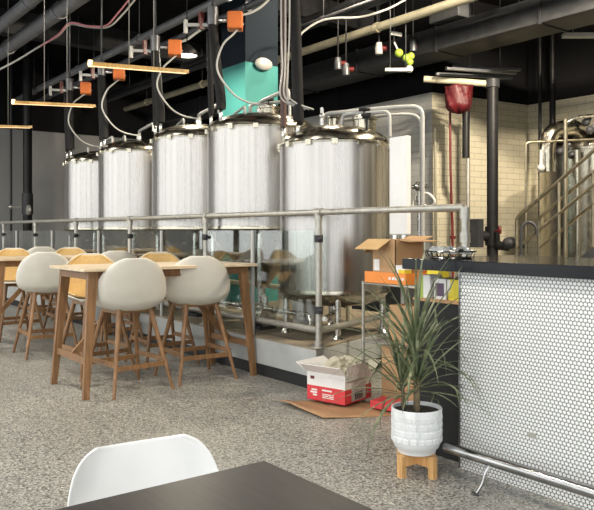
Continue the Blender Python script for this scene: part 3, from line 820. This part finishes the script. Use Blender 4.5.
mk = MB().span((-.135, -CD / 2 - .0008, .150), (-.10, -CD / 2 - .0002, .172)); mk.build('emblem', 'redpaint', oc)
lb = MB().span((CW / 2 + .0003, -.085, .012), (CW / 2 + .0012, .09, .165)).build('label_sheet', 'labelgrey', oc)
bc = MB()
for k in range(11): bc.span((CW / 2 + .0013, -.045 + k * .009, .02), (CW / 2 + .0018, -.041 + k * .009 + (.003 if k % 3 == 0 else 0), .07))
bc.build('barcode', 'black', lb)
rp = random.Random(5)
pp = MB()
for cxp, cyp, czp, sc_ in ((-.04, .03, .20, .10), (.05, .07, .19, .09), (.0, -.05, .175, .08), (-.07, .10, .19, .075), (.07, -.03, .17, .07)):
    r_ = bmesh.ops.create_icosphere(pp.bm, subdivisions=3, radius=sc_, matrix=Matrix.Translation((cxp, cyp, czp)) @ Matrix.Diagonal((1, 1, .85, 1)))
    for v_ in r_['verts']:
        v_.co += (v_.co - V((cxp, cyp, czp))) * rp.uniform(-.22, .16)
        v_.co.x = max(-CW / 2 + .006, min(CW / 2 - .006, v_.co.x)); v_.co.y = max(-CD / 2 + .006, min(CD / 2 - .006, v_.co.y))
pp.build('packing_paper', 'paper', oc)['label'] = 'crumpled beige packing paper'

lone(MB().box((-3.50, 3.50, .045), (.30, .16, .05), (0, 0, .25)), 'flat_carton', 'red', 'flat red carton lying on the cardboard behind the plant', 'carton')

# ------------------------------------------------------------------ rack with boxes behind the bar end
rk = thing('storage_rack', 'narrow wire rack carrying the orange tray and open brown box', 'rack', (-3.60, 3.80, 0))
for x in (-3.93, -3.20):
    for y in (3.60, 4.02): MB().cyl((x, y, 0), (x, y, .86), .012, n=10).build('post', 'galv', rk)
for z in (.845, .42):
    m = MB()
    for y in (3.60, 4.02): m.cyl((-3.93, y, z), (-3.20, y, z), .008, n=8)
    for x in (-3.93, -3.20): m.cyl((x, 3.60, z), (x, 4.02, z), .008, n=8)
    for k in range(17): m.cyl((-3.90 + k * .042, 3.60, z + .006), (-3.90 + k * .042, 4.02, z + .006), .003, n=6)
    m.build('wire_shelf', 'galv', rk)
ot = thing('orange_tray', 'low orange cardboard tray with small white lettering on the rack', 'tray', (-3.72, 3.78, .856))
MB().span((-3.915, 3.60, .856), (-3.50, 3.99, .862)).span((-3.915, 3.60, .862), (-3.50, 3.606, .935)).span((-3.915, 3.984, .862), (-3.50, 3.99, .935)).span((-3.915, 3.606, .862), (-3.909, 3.984, .935)).span((-3.506, 3.606, .862), (-3.50, 3.984, .935)).build('tray_body', 'orange', ot)
m = MB()
for k, wd in enumerate((.02, .026, .018, .022, .02)):
    m.span((-3.665 + k * .032, 3.5985, .885), (-3.665 + k * .032 + wd, 3.5995, .905))
m.build('lettering', 'whitecard', ot)
ob = thing('cardboard_box', 'open brown cardboard box with one flap folded out, standing in the orange tray', 'box', (-3.74, 3.78, .863))
xa, xb, ya, yb, za, zb_ = -3.862, -3.625, 3.625, 3.915, .863, 1.165
MB().span((xa, ya, za), (xb, yb, za + .005)).span((xa, ya, za), (xb, ya + .005, zb_)).span((xa, yb - .005, za), (xb, yb, zb_)).span((xa, ya, za), (xa + .005, yb, zb_)).span((xb - .005, ya, za), (xb, yb, zb_)).build('box_body', 'card', ob)
MB().box(((xa + xb) / 2 - .05, ya - .06, zb_ - .03), (xb - xa, .15, .005), (math.radians(28), 0, 0)).build('flap', 'cardin', ob)['label'] = 'front flap folded out and down'
MB().box((xa - .045, (ya + yb) / 2, zb_ - .045), (.13, yb - ya, .005), (0, math.radians(-48), 0)).build('flap', 'card', ob)
MB().box((xb + .055, (ya + yb) / 2 + .04, zb_ - .005), (.12, yb - ya, .005), (0, math.radians(5), 0)).build('flap', 'card', ob)
MB().box(((xa + xb) / 2, yb + .05, zb_ + .012), (xb - xa, .11, .005), (math.radians(14), 0, 0)).build('flap', 'card', ob)
MB().span((-3.845, ya - .0015, .945), (-3.785, ya - .0003, 1.025)).build('shipping_label', 'whitecard', ob)['label'] = 'white paper label'
for k, (x, y, h, l) in enumerate(((-3.575, 3.65, .125, 'slim yellow carton with a white top stripe, in the orange tray beside the brown box'),)):
    c = thing('yellow_carton', l, 'carton', (x, y, .863), group='yellow cartons')
    MB().span((x - .04, y - .03, .863), (x + .045, y + .04, .863 + h)).bevel(.002).build('box_body', 'yellow', c)
    MB().span((x - .0405, y - .0305, .863 + h - .03), (x + .0455, y + .0405, .863 + h + .001)).build('white_band', 'whitecard', c)
    MB().span((x - .0405, y - .031, .863), (x - .015, y - .0295, .863 + h - .03)).build('white_panel', 'whitecard', c)
lone(MB().span((-3.36, 3.66, .856), (-3.25, 3.76, .985)).bevel(.002), 'yellow_carton', 'yellow', 'small yellow carton on the bare wire shelf right behind the bar end', 'carton', 'yellow cartons')
lb_ = thing('cardboard_box', 'brown cardboard box behind the plant, on the floor under the rack', 'box', (-3.64, 3.80, 0), rz=0)
MB().span((-3.78, 3.64, 0), (-3.34, 3.97, .405)).bevel(.003).build('box_body', 'card', lb_)
MB().span((-3.78, 3.80, .405), (-3.34, 3.815, .4065)).build('tape', 'cardin', lb_)
lone(MB().span((-3.72, 3.66, .428), (-3.40, 3.95, .70)).bevel(.003), 'cardboard_box', 'card', 'brown cardboard box on the lower shelf of the wire rack', 'box')

# ------------------------------------------------------------------ white panel and fittings beside the low tank
wpn = thing('wall_panel', 'tall narrow white plastic enclosure beside the low corner tank', 'panel', (-4.1, 4.15, 0))
MB().span((-4.19, 4.12, 1.20), (-3.995, 4.17, 1.985)).bevel(.008).build('enclosure', 'white', wpn)
MB().span((-4.11, 4.17, .0), (-4.07, 4.195, 1.8)).build('back_post', 'galv', wpn)
MB().cyl((-4.14, 4.14, 1.15), (-4.14, 4.14, 1.20), .025, n=12).cyl((-4.04, 4.14, 1.15), (-4.04, 4.14, 1.20), .025, n=12).span((-4.18, 4.11, 1.13), (-4.0, 4.17, 1.155)).build('lower_fitting', 'pipe', wpn)
rx, ry = rw((419 - 297) / 720 * 8.6, 8.6)
vl = thing('valve', 'steel valve with a coiled white hose on the grey tiled wall side', 'valve', (rx, ry, 0))
MB().cyl((rx, ry, 0), (rx, ry, 1.78), .02, n=10).build('riser', 'pipe', vl)
MB().ball((rx, ry, 1.76), .06).cyl((rx - .1, ry, 1.76), (rx + .1, ry + .05, 1.76), .028, n=10).build('valve_body', 'chrome', vl)
MB().tube([(rx, ry, 1.7), (rx - .05, ry, 1.6), (rx + .08, ry + .08, 1.52), (rx + .16, ry + .1, 1.58), (rx + .08, ry + .05, 1.68), (rx - .06, ry, 1.62), (rx - .1, ry, 1.45)], .016, 8, smooth=True).build('coiled_hose', 'whitepipe', vl)

# ------------------------------------------------------------------ pipes on the tiled wall
def at(pxx, pyy, w):
    x, y = rw((pxx - 297) / 720 * w, w); return V((x, y, 1.23 - (pyy - 231) / 720 * w))
def wallpipe(name, px_, y0, y1, w, r, mat, label, cat='pipe', floor=False, bend=0):
    a, b = at(px_, y0, w), at(px_ + bend, y1, w)
    if floor: b.z = 0
    return lone(MB().tube([a, b], r, 12), name, mat, label, cat)
wallpipe('wall_pipe', 435.5, 128, 250, 10.85, .024, 'beige', 'thin cream pipe running up the tiled wall near its outer corner', floor=True)
rp_ = thing('sprinkler_riser', 'thin red pipe running down the cream tiled wall from the red bag', 'pipe', tuple(at(452, 300, 10.2)))
MB().tube([at(450, 100, 10.2), at(450.5, 170, 10.2), at(452.5, 230, 10.2), V((*at(453, 300, 10.2).xy, 0))], .018, 10).build('pipe_run', 'redpaint', rp_)
MB().cyl(at(452.8, 236, 10.2), at(452.8, 239, 10.2), .04, n=10).build('coupling', 'redpaint', rp_)
bp = at(466, 112, 10.2)
lone(MB().cyl(at(466, 100, 10.2), at(466, 158, 10.2), .052, n=14), 'vent_pipe', 'black', 'short thick black pipe hanging before the tiled wall beside the red pipe', 'pipe')
lone(MB().tube([at(468, 159, 10.3), V((*at(468, 159, 10.3).xy, 0))], .030, 10), 'wall_pipe', 'galv', 'grey pipe going down the tiled wall below the short black pipe', 'pipe')
rs = thing('standpipe', 'thick black standpipe with valves in front of the cream tiled wall', 'pipe', tuple(V((*at(492, 262, 9.8).xy, 0))))
a = at(492.5, 84, 9.8); xy = a.xy
b2 = at(424, 79, 10.0)
MB().cyl((xy.x, xy.y, 0), (xy.x, xy.y, a.z), .076, n=18).build('pipe_run', 'black', rs)
MB().cyl((xy.x, xy.y, a.z - .05), (xy.x, xy.y, a.z + .06), .095, n=18).build('elbow', 'darkgrey', rs)
MB().cyl((xy.x, xy.y, a.z), b2, .045, n=12).build('branch_pipe', 'beige', rs)
vz = at(492, 236, 9.8).z
m = MB().cyl((xy.x, xy.y, vz - .13), (xy.x, xy.y, vz + .13), .10, n=16)
m.cyl((xy.x, xy.y, vz), (*at(474, 236, 9.75).xy, vz), .07, n=14).cyl((xy.x, xy.y, vz - .12), (*at(508, 240, 9.6).xy, vz - .14), .06, n=14)
m.build('valve_cluster', 'black', rs)
p_ = at(500, 230, 9.5)
MB().cyl((xy.x, xy.y, vz + .05), p_, .014, n=8).cyl((p_.x, p_.y, p_.z - .05), (p_.x, p_.y, p_.z + .05), .02, n=8).build('valve_handle', 'redpaint', rs)
p_ = at(476, 234, 9.7)
MB().span((p_.x - .06, p_.y - .06, p_.z - .18), (p_.x + .08, p_.y + .06, p_.z + .2)).build('valve_block', 'darkgrey', rs)
p_ = at(510, 243, 9.5)
MB().ball(p_, .10, (1, 1, .8)).cyl(p_, p_ + V((.15, .15, -.03)), .05, n=10).build('drain_valve', 'darkgrey', rs)
# red bag
rb = MB()
bc_ = at(458.5, 101, 9.9)
def bag(u, v):
    a = u * 2 * PI; t = v
    rr = (.0 if t == 0 else .18 * min(1, t * 4.5) ** .5 * (.90 + .16 * t))
    rr *= 1 + .05 * math.sin(a * 7 + 4 * t) + .04 * math.sin(a * 13 + 9 * t) + .06 * math.cos(4 * a)
    return bc_ + V((rr * math.cos(a), rr * math.sin(a), -.17 + .36 * t + .012 * math.sin(a * 5)))
lone(rb.grid(bag, 40, 12), 'red_bag', 'redcloth', 'crumpled red bag tied over a pipe head under the black ceiling', 'bag', solid=.004)
cdt = thing('conduit_bundle', 'bundle of grey metal conduits hanging above the black standpipe', 'conduit', tuple(at(480, 74, 9.6)))
for k, (a_, b_) in enumerate((((446, 68.5), (516, 73)), ((436, 74), (512, 78)), ((453, 66.5), (520, 70)))):
    MB().bar(at(*a_, 9.6 + .2 * k), at(*b_, 9.9 + .2 * k), .05, .035).build('conduit', 'duct', cdt)
for k in (470, 500): MB().cyl(at(k, 70, 9.8), V((*at(k, 70, 9.8).xy, HC)), .006, n=6).build('hanger_rod', 'duct', cdt)

# ------------------------------------------------------------------ brew kettle and stairs
kc = rw((606 - 297) / 720 * 9.9, 9.9)
kt = thing('brew_kettle', 'big steel brew kettle with a bent vent duct behind the stair rails', 'tank', (kc[0], kc[1], 0))
R = .87; ztk = at(545, 150, 9.9).z
MB().lathe([(R, .5), (R, ztk)], (*kc, 0), 56).build('jacket', 'dome', kt)
MB().lathe([(R + .015, ztk - .06), (R + .02, ztk), (R * .98, ztk + .05), (R * .8, ztk + .16), (R * .45, ztk + .26), (0, ztk + .3)], (*kc, 0), 56, False).build('domed_lid', 'dome', kt)
for k in range(4):
    a = PI / 4 + k * PI / 2; MB().cyl((kc[0] + .7 * math.cos(a), kc[1] + .7 * math.sin(a), 0), (kc[0] + .7 * math.cos(a), kc[1] + .7 * math.sin(a), .52), .05, n=12).build('leg', 'pipe', kt)
MB().lathe([(R, .5), (R * .5, .38), (0, .35)], (*kc, 0), 40).build('dished_bottom', 'dome', kt)
MB().tube([at(547, 172, 9.2), at(547, 146, 9.2), at(551, 132, 9.2), at(572, 126, 9.3), at(583, 134, 9.5), at(584, 156, 9.7)], .105, 18, fillet=.22).build('vent_duct', 'dome', kt)
MB().tube([at(565, 124, 9.0), at(577, 117, 9.0), at(600, 115, 9.2)], .022, 8, fillet=.1).build('spray_pipe', 'pipe', kt)
MB().cyl(at(541, 150, 9.0), at(541, 168, 9.0), .022, n=10).ball(at(541, 168, 9.0), .05).build('lamp_head', 'whitepipe', kt)
for q in ((586, 122), (590, 130), (566, 148), (572, 155), (560, 152)): MB().ball(at(q[0], q[1], 9.2), .055).cyl(at(q[0], q[1], 9.2), at(q[0] + 4, q[1] - 4, 9.2), .03, n=8).build('lid_fitting', 'darkgrey', kt)

sr = thing('stair', 'steel stair with tubular handrails climbing to the brew kettle', 'stairs', tuple(V((*at(516.7, 248, 8.4).xy, 0))))
P0 = at(516.7, 218, 8.4); d3 = V((1, 0, 0)); sl = math.tan(math.radians(36))
def rail_pts(P, L): return P, P + d3 * L + V((0, 0, sl * L))
A0 = P0; B0 = at(539, 218, 8.55)
for P, L in ((A0, 1.0), (B0, 1.25)):
    p, q = rail_pts(P, L); off = V((0, 0, -.36))
    post_z = max(.2, p.z - 1.0)
    MB().tube([V((p.x, p.y, p.z - 1.05)), p, q, q + V((.3, 0, 0))], .021, 10, fillet=.05).build('handrail', 'stairs', sr)
    MB().tube([p + off, q + off], .018, 10).build('mid_rail', 'stairs', sr)
    for tt in (.55, 1.0):
        u_ = p + (q - p) * tt; MB().cyl(u_, u_ + V((0, 0, -1.0)), .018, n=10).build('baluster', 'stairs', sr)
    MB().bar(V((p.x - .05, p.y, max(.05, p.z - 1.25))), q + V((0, 0, -1.1)), .03, .14).build('stringer', 'darkgrey', sr)
for k in range(7):
    c0 = A0 + d3 * (.02 + .17 * k); c1 = B0 + d3 * (.02 + .17 * k)
    z = max(.1, A0.z - 1.12 + .17 * k * sl)
    MB().bar(V((c0.x, c0.y, z)), V((c1.x, c1.y, z)), .20, .03, up=(0, 0, 1)).build('tread', 'stairs', sr)
# landing rails round the kettle
lr = thing('landing_rail', 'tall thin steel rails of the brew deck in front of the kettle', 'railing', tuple(V((*at(526, 240, 8.9).xy, 0))))
MB().tube([V((*at(526, 200, 8.9).xy, .02)), at(526, 142.5, 8.9), at(600, 139, 8.9)], .016, 10, fillet=.05).build('top_rail', 'stairs', lr)
MB().cyl(V((*at(565.5, 200, 8.2).xy, .02)), at(565.5, 119, 8.2), .024, n=10).build('post', 'stairs', lr)
MB().cyl(V((*at(577.5, 200, 9.0).xy, .02)), at(577.5, 150, 9.0), .035, n=10).build('post', 'dome', lr)
bc2 = thing('back_counter', 'dark steel work counter with clutter behind the bar, below the stair', 'counter', tuple(V((*at(520, 250, 7.6).xy, 0))))
a_, b_ = at(500, 246, 7.1), at(600, 246, 6.6)
dv = (b_ - a_); dv.z = 0; L = dv.length; an = math.atan2(dv.y, dv.x)
def bcm(): return MB()
o = bcm().span((0, 0, 0), (L, .55, .90)); o.rotz(an); bmesh.ops.translate(o.bm, vec=V((a_.x, a_.y, 0)), verts=o.bm.verts); o.build('cabinet', 'black', bc2)
o = bcm().span((-.02, -.02, .90), (L, .57, .935)); o.rotz(an); bmesh.ops.translate(o.bm, vec=V((a_.x, a_.y, 0)), verts=o.bm.verts); o.build('worktop', 'darkgrey', bc2)
tp = thing('tap_tower', 'dark curved water tap standing on the counter behind the bar', 'tap', tuple(V((*at(521, 240, 7.3).xy, .935))))
q = V((*at(521, 240, 7.3).xy, .935))
MB().tube([q, q + V((0, 0, .34)), q + V((.06, .05, .40)), q + V((.12, .09, .34)), q + V((.12, .09, .26))], .015, 10, fillet=.05).build('spout', 'darkgrey', tp)
MB().cyl(q, q + V((0, 0, .05)), .04, n=12).build('base', 'darkgrey', tp)
lone(MB().cyl(V((*at(540, 100, 11.3).xy, 0)), V((*at(540, 100, 11.3).xy, HC)), .028, n=10), 'wall_conduit', 'black', 'thin black conduit on the tiled wall near the inner corner', 'pipe')
lone(MB().cyl(V((*at(552.5, 100, 11.5).xy, 0)), V((*at(552.5, 100, 11.5).xy, HC)), .05, n=10), 'wall_conduit', 'black', 'thicker black conduit beside the inner corner behind the kettle', 'pipe')

# ------------------------------------------------------------------ standpipes before the far wall
fp = thing('standpipe', 'thick black standpipe before the far grey wall, with a grey valve', 'pipe', (-14.6, 4.35, 0))
q = at(27.5, 200, 13.8)
fp.location = (q.x, q.y, 0); ORG[fp.name] = V((q.x, q.y, 0))
MB().cyl((q.x, q.y, PZ), (q.x, q.y, HC), .085, n=16).build('pipe_run', 'black', fp)
MB().cyl((q.x, q.y, 1.55), (q.x, q.y, 1.95), .105, n=16).build('coupling', 'darkgrey', fp)
v_ = at(30, 210, 13.6); MB().lathe([(0, 0), (.09, .0), (.10, .02), (.09, .05), (0, .06)], v_, 18, True, Matrix.Rotation(PI / 2, 3, 'X') @ Matrix.Rotation(0, 3, 'Z')).build('hand_wheel', 'galv', fp)
q2 = at(11, 200, 14.2)
fq = thing('drain_pipe', 'thin dark pipe with a small valve before the far grey wall', 'pipe', (q2.x, q2.y, 0))
MB().cyl((q2.x, q2.y, PZ), (q2.x, q2.y, HC), .025, n=10).build('pipe_run', 'darkgrey', fq)
MB().ball((q2.x, q2.y, at(11, 207, 14.2).z), .05).cyl((q2.x, q2.y, at(11, 207, 14.2).z), at(24, 207, 13.9), .02, n=8).build('valve_body', 'galv', fq)

# ------------------------------------------------------------------ ceiling services
def along(name, Y, Z, xa, xb, r, mat, label, cat='pipe', n=16, group=None):
    t = thing(name, label, cat, ((xa + xb) / 2, Y, Z), group=group)
    MB().cyl((xa, Y, Z), (xb, Y, Z), r, n=n).build('pipe_run', mat, t)
    for k in range(int((xb - xa) / 2.4)):
        x = xa + 1.1 + k * 2.4
        h = MB().cyl((x, Y, Z), (x, Y, HC), .007, n=6); h.build('hanger_rod', 'duct', t)
        MB().cyl((x - .03, Y, Z), (x + .03, Y, Z), r + .012, n=n).build('collar', mat, t)
    return t
along('ceiling_pipe', 3.30, 4.18, X0, X1, .105, 'ductlight', 'thick grey ceiling pipe, the lower of the pair above the high tables')
along('ceiling_pipe', 2.90, 4.22, X0, X1, .085, 'ductlight', 'thick grey ceiling pipe, the upper of the pair above the high tables')
along('ceiling_pipe', 4.45, 3.98, X0, X1, .055, 'ductlight', 'grey ceiling pipe running above the row of tanks')
along('ceiling_pipe', 4.72, 3.90, X0, X1, .045, 'duct', 'slimmer grey ceiling pipe beside the one above the tanks')
along('ceiling_pipe', 5.9, 3.95, X0, X1, .05, 'darkgrey', 'dark ceiling pipe behind the teal column')
along('ceiling_pipe', 6.85, 4.02, X0, X1, .058, 'beige', 'long cream ceiling pipe running above the tiled wall')
along('ceiling_pipe', 6.45, 4.30, X0, X1, .05, 'darkgrey', 'dark ceiling pipe above the long cream one')
# girders across the ceiling
struct(MB().span((X0, 1.9, 4.55), (X1, 2.1, HC)), 'beam_front', 'darkgrey')
struct(MB().span((-12.6, Y0, 4.5), (-12.35, CY, HC)), 'beam_far', 'darkgrey')
struct(MB().span((-9.0, Y0, 4.55), (-8.8, CY, HC)), 'beam_middle', 'darkgrey')
q = at(445, 44, 10.4)
dt = thing('air_duct', 'big dark rectangular air duct hanging under the ceiling above the red bag', 'duct', (q.x, q.y, q.z))
Yd = 7.35
MB().span((X0, Yd, 3.66), (-4.25, Yd + .55, 3.98)).bevel(.01).build('duct_run', 'ductblack', dt)
for k in range(6): MB().span((-5.0 - 1.6 * k, Yd - .015, 3.645), (-4.97 - 1.6 * k, Yd + .565, 3.995)).build('flange', 'ductblack', dt)
lone(MB().span((-6.6, Yd - .12, 4.0), (-6.1, Yd + .1, 4.2)).bevel(.01), 'junction_box', 'duct', 'grey metal box on top of the dark air duct', 'box')

# wood pendant lamps over the high tables
for k, (x, ya_, yb_, za_, l) in enumerate(((-5.5, 2.13, 3.0, 2.57, 'slim wooden linear pendant lamp over the nearest high table'), (-7.9, 2.22, 3.12, 2.62, 'slim glowing linear pendant lamp over the second high table'), (-10.3, 2.25, 3.15, 2.66, 'slim linear pendant lamp over the far high table, at the picture edge'))):
    t = thing('pendant_lamp', l, 'lamp', (x, (ya_ + yb_) / 2, za_), group='linear pendants over the high tables')
    MB().bar((x, ya_, za_ - .025), (x, yb_, za_ + .03), .038, .030).build('lamp_body', 'lampwood', t)
    MB().bar((x, ya_ + .02, za_ - .0405), (x, yb_ - .02, za_ + .0125), .026, .004).build('diffuser', 'warm', t)
    MB().lathe([(0, .035), (.018, .03), (.022, .0), (.018, -.02), (0, -.02)], (x, ya_ + .005, za_ - .025), 12).build('end_cap', 'warm', t)
    for yy in (ya_ + .33, yb_ - .32): MB().cyl((x, yy, za_), (x, yy, HC), .004, n=6).build('suspension_cable', 'galv', t)

# round spotlight above the third tank
q = at(187, 56, 8.6)
sp = thing('spot_lamp', 'round glowing downlight hanging above the tanks beside an orange actuator', 'lamp', tuple(q))
MB().lathe([(.125, 0), (.13, .03), (.11, .07), (.05, .12), (.02, .14), (0, .14)], q, 28, False).build('lamp_shade', 'black', sp)
MB().lathe([(.0, .0), (.115, .005), (.118, .01)], q, 28, False).build('diffuser', 'bulb', sp)
MB().cyl(q + V((0, 0, .13)), V((q.x, q.y, HC)), .008, n=6).build('cord', 'black', sp)
ld = bpy.data.lights.new('downlight_glow', 'AREA'); ld.shape = 'DISK'; ld.size = .2; ld.energy = 60; ld.color = (1, .9, .7)
lo = bpy.data.objects.new('downlight_glow', ld); COL.objects.link(lo); lo.parent = sp; lo.location = (0, 0, -.01)
# unseen downlights added to brighten the floor, tank area and tiled wall
def downlight(x, y, z, watt, col, label, aim=None):
    t = thing('downlight', label, 'lamp', (x, y, z), group='added black can downlights out of view')
    MB().lathe([(.10, 0), (.105, .02), (.105, .20), (.0, .21)], (x, y, z), 24, False).build('lamp_can', 'black', t)
    MB().lathe([(.0, .014), (.095, .014)], (x, y, z), 24, False).build('diffuser', 'bulb', t)
    MB().cyl((x, y, z + .2), (x, y, z + .35), .012, n=6).build('stem', 'black', t)
    ld = bpy.data.lights.new('downlight_glow', 'AREA'); ld.shape = 'DISK'; ld.size = .18; ld.energy = watt; ld.color = col
    lo = bpy.data.objects.new('downlight_glow', ld); COL.objects.link(lo); lo.parent = t; lo.location = (0, 0, -.005); t.rotation_euler = (0, 0, 0) if aim is None else (V(aim) - V((x, y, z))).to_track_quat('-Z', 'Y').to_euler()
WARM = (1.0, .86, .66)
for x in (-1.6, -4.4, -7.2, -10.0, -12.8): downlight(x, .8, 4.0, 75, (1, .93, .82), 'unseen black can downlight added to brighten the dining floor')
for x, y in ((-5.2, 5.6), (-6.9, 5.7)): downlight(x, y, 4.55, 40, WARM, 'unseen black can downlight added to brighten the space behind the tanks')
for x, y, tx in ((-3.2, 6.0, (-7.2, 8.9, 1.6)), (-1.9, 5.6, (-6.6, 10.0, 1.6))): downlight(x, y, 4.3, 420, WARM, 'unseen black can downlight added to brighten the cream tiled wall', tx)
# fluorescent fixtures
for k, (a_, b_, w, l) in enumerate((((563, 35.5), (612, 21), 9.0, 'pale tube light fixture at the end of the dark air duct'), ((385, 70), (411, 63), 9.5, 'short pale tube fixture under the air duct, below the yellow-green balls'))):
    a3, b3 = at(*a_, w), at(*b_, w); b3.z = a3.z
    t = thing('tube_light', l, 'lamp', tuple(a3), group='tube lights')
    MB().bar(a3, b3, .10 if k == 0 else .07, .05 if k == 0 else .04).build('tube_housing', 'tube', t)
    for f_ in (.2, .8):
        c3 = a3 + (b3 - a3) * f_; MB().cyl(c3, V((c3.x, c3.y, HC)), .006, n=6).build('hanger_rod', 'duct', t)
# yellow-green balls and small spot heads
q = at(402, 56, 9.8)
bl = thing('ball_cluster', 'cluster of yellow-green balls hanging under the ceiling, one white', 'decoration', tuple(q))
MB().cyl(at(394, 0, 9.8), at(394, 42, 9.8), .008, n=6).build('hanger_rod', 'duct', bl)
MB().bar(at(391, 33, 9.8), at(402, 35, 9.8), .03, .05).bar(at(394, 42, 9.8), at(400, 54, 9.8), .02, .02).build('bracket', 'whitepipe', bl)
for px_, py_, rr, mt in ((399, 53, .058, 'green'), (406.5, 58, .055, 'green'), (411, 56, .05, 'green'), (410, 62, .048, 'green'), (409.5, 69, .05, 'white')):
    MB().ball(at(px_, py_, 9.8), rr).build('ball', mt, bl)
SPH = [(379, 47, 'spot head with a red cap under the cream ceiling pipe, above the corner tank'), (338, 62, 'spot head above the manway of the corner tank'), (346, 68, 'lower spot head above the manway of the corner tank'), (413, 44, 'spot head with a red cap beside the yellow-green balls'), (473, 20, 'spot head with a red cap over the air duct, above the red bag'), (519, 12, 'spot head with a red cap over the air duct, farthest from the tanks')]
for k, (px_, py_, l) in enumerate(SPH):
    q = at(px_, py_, 10.0)
    t = thing('ceiling_spotlight', l, 'spotlight', tuple(q), group='small spot heads under the ceiling')
    MB().cyl(q + V((0, 0, .02)), V((q.x, q.y, HC)), .012, n=6).build('stem', 'darkgrey', t)
    MB().lathe([(0, -.10), (.05, -.10), (.055, -.02), (.04, .06), (0, .07)], q, 14).build('lamp_can', ('whitepipe' if k == 0 else 'duct'), t)
    e = V((CA, CB, 0)); MB().cyl(q - V((0, 0, .02)), q + e * .11 - V((0, 0, .02)), .035, n=12).build('red_cap', 'redpaint', t)
# loose cables under the ceiling
lone(MB().tube([at(-10, 74, 9.5), at(14, 62, 9.5), at(42, 45, 9.5), at(58, 36, 9.5), at(70, 24.5, 9.5), at(88, 27, 9.5), at(108, 27, 9.5), at(122, 15, 9.5), at(137, -3, 9.5)], .013, 8, smooth=True), 'cable', 'whitepipe', 'white cable looping along the ceiling under the grey pipes', 'cable')
lone(MB().tube([at(40, 46.5, 9.45), at(58, 35, 9.45), at(70, 23, 9.45), at(88, 26, 9.45), at(106, 25.5, 9.45), at(118, 13, 9.45), at(132, -4, 9.45)], .012, 8, smooth=True), 'cable', 'pink', 'pink cable looping along the ceiling beside the white one', 'cable')
lone(MB().tube([at(297, 40, 8.5), at(303, 32, 8.5), at(318, 22, 8.5), at(335, 18, 8.5), at(360, 17, 8.6), at(385, 10, 8.8), at(405, 0, 9)], .013, 8, smooth=True), 'cable', 'whitepipe', 'white cable arching from the thick hose towards the cream ceiling pipe', 'cable')
lone(MB().tube([at(236, 16, 7.9), at(250, 13, 7.9), at(262, 6, 7.9), at(272, -4, 7.9)], .014, 8, smooth=True), 'cable', 'whitepipe', 'white cable rising from the orange actuator before the teal column', 'cable')
lone(MB().tube([at(176, 43, 8.9), at(186, 40, 8.9), at(196, 33, 8.9), at(204, 27, 8.9)], .016, 8, smooth=True), 'cable', 'whitepipe', 'short white cable above the round downlight', 'cable')
# white lamp on the column
q = V((-7.556, 5.12, 3.33))
el = thing('emergency_lamp', 'white oval lamp on the teal column at the edge of its black paint', 'lamp', (-7.55, 5.17, 3.34))
MB().ball((-7.50, 5.17, 3.34), .13, (.42, 1, .62)).build('lamp_cover', 'whitepipe', el)
MB().cyl((-7.556, 5.17, 3.34), (-7.53, 5.17, 3.34), .07, n=16).build('base', 'darkgrey', el)

# ------------------------------------------------------------------ light, camera
wd = bpy.data.worlds.new('World'); SC.world = wd; wd.use_nodes = True
nt = wd.node_tree; bg = nt.nodes['Background']
tc = node(nt, 'ShaderNodeTexCoord'); sx = node(nt, 'ShaderNodeSeparateXYZ'); nt.links.new(tc.outputs['Generated'], sx.inputs[0])
nt.links.new(ramp(nt, math_node(nt, 'MULTIPLY_ADD', sx.outputs['Z'], .5, .5), [(.45, (.45, .45, .45)), (.49, (.85, .85, .84)), (.62, (1, .985, .96)), (.9, (.9, .95, 1.0))]), bg.inputs['Color'])
bg.inputs['Strength'].default_value = 3.9
cam = bpy.data.cameras.new('Camera'); co = bpy.data.objects.new('Camera', cam); COL.objects.link(co)
co.location = (0, 0, 1.23); co.rotation_euler = (PI / 2, 0, math.radians(52.775))
cam.sensor_width = 36; cam.lens = 720 / 594 * 36; cam.shift_y = -24 / 594; cam.clip_start = .02
SC.camera = co
SC.view_settings.view_transform = 'Standard'; SC.view_settings.look = 'None'; SC.view_settings.gamma = 1; SC.view_settings.use_curve_mapping = False
SC.view_settings.exposure = -0.2
SC.cycles.max_bounces = 10; SC.cycles.transparent_max_bounces = 16; SC.cycles.caustics_reflective = False; SC.cycles.sample_clamp_indirect = 6
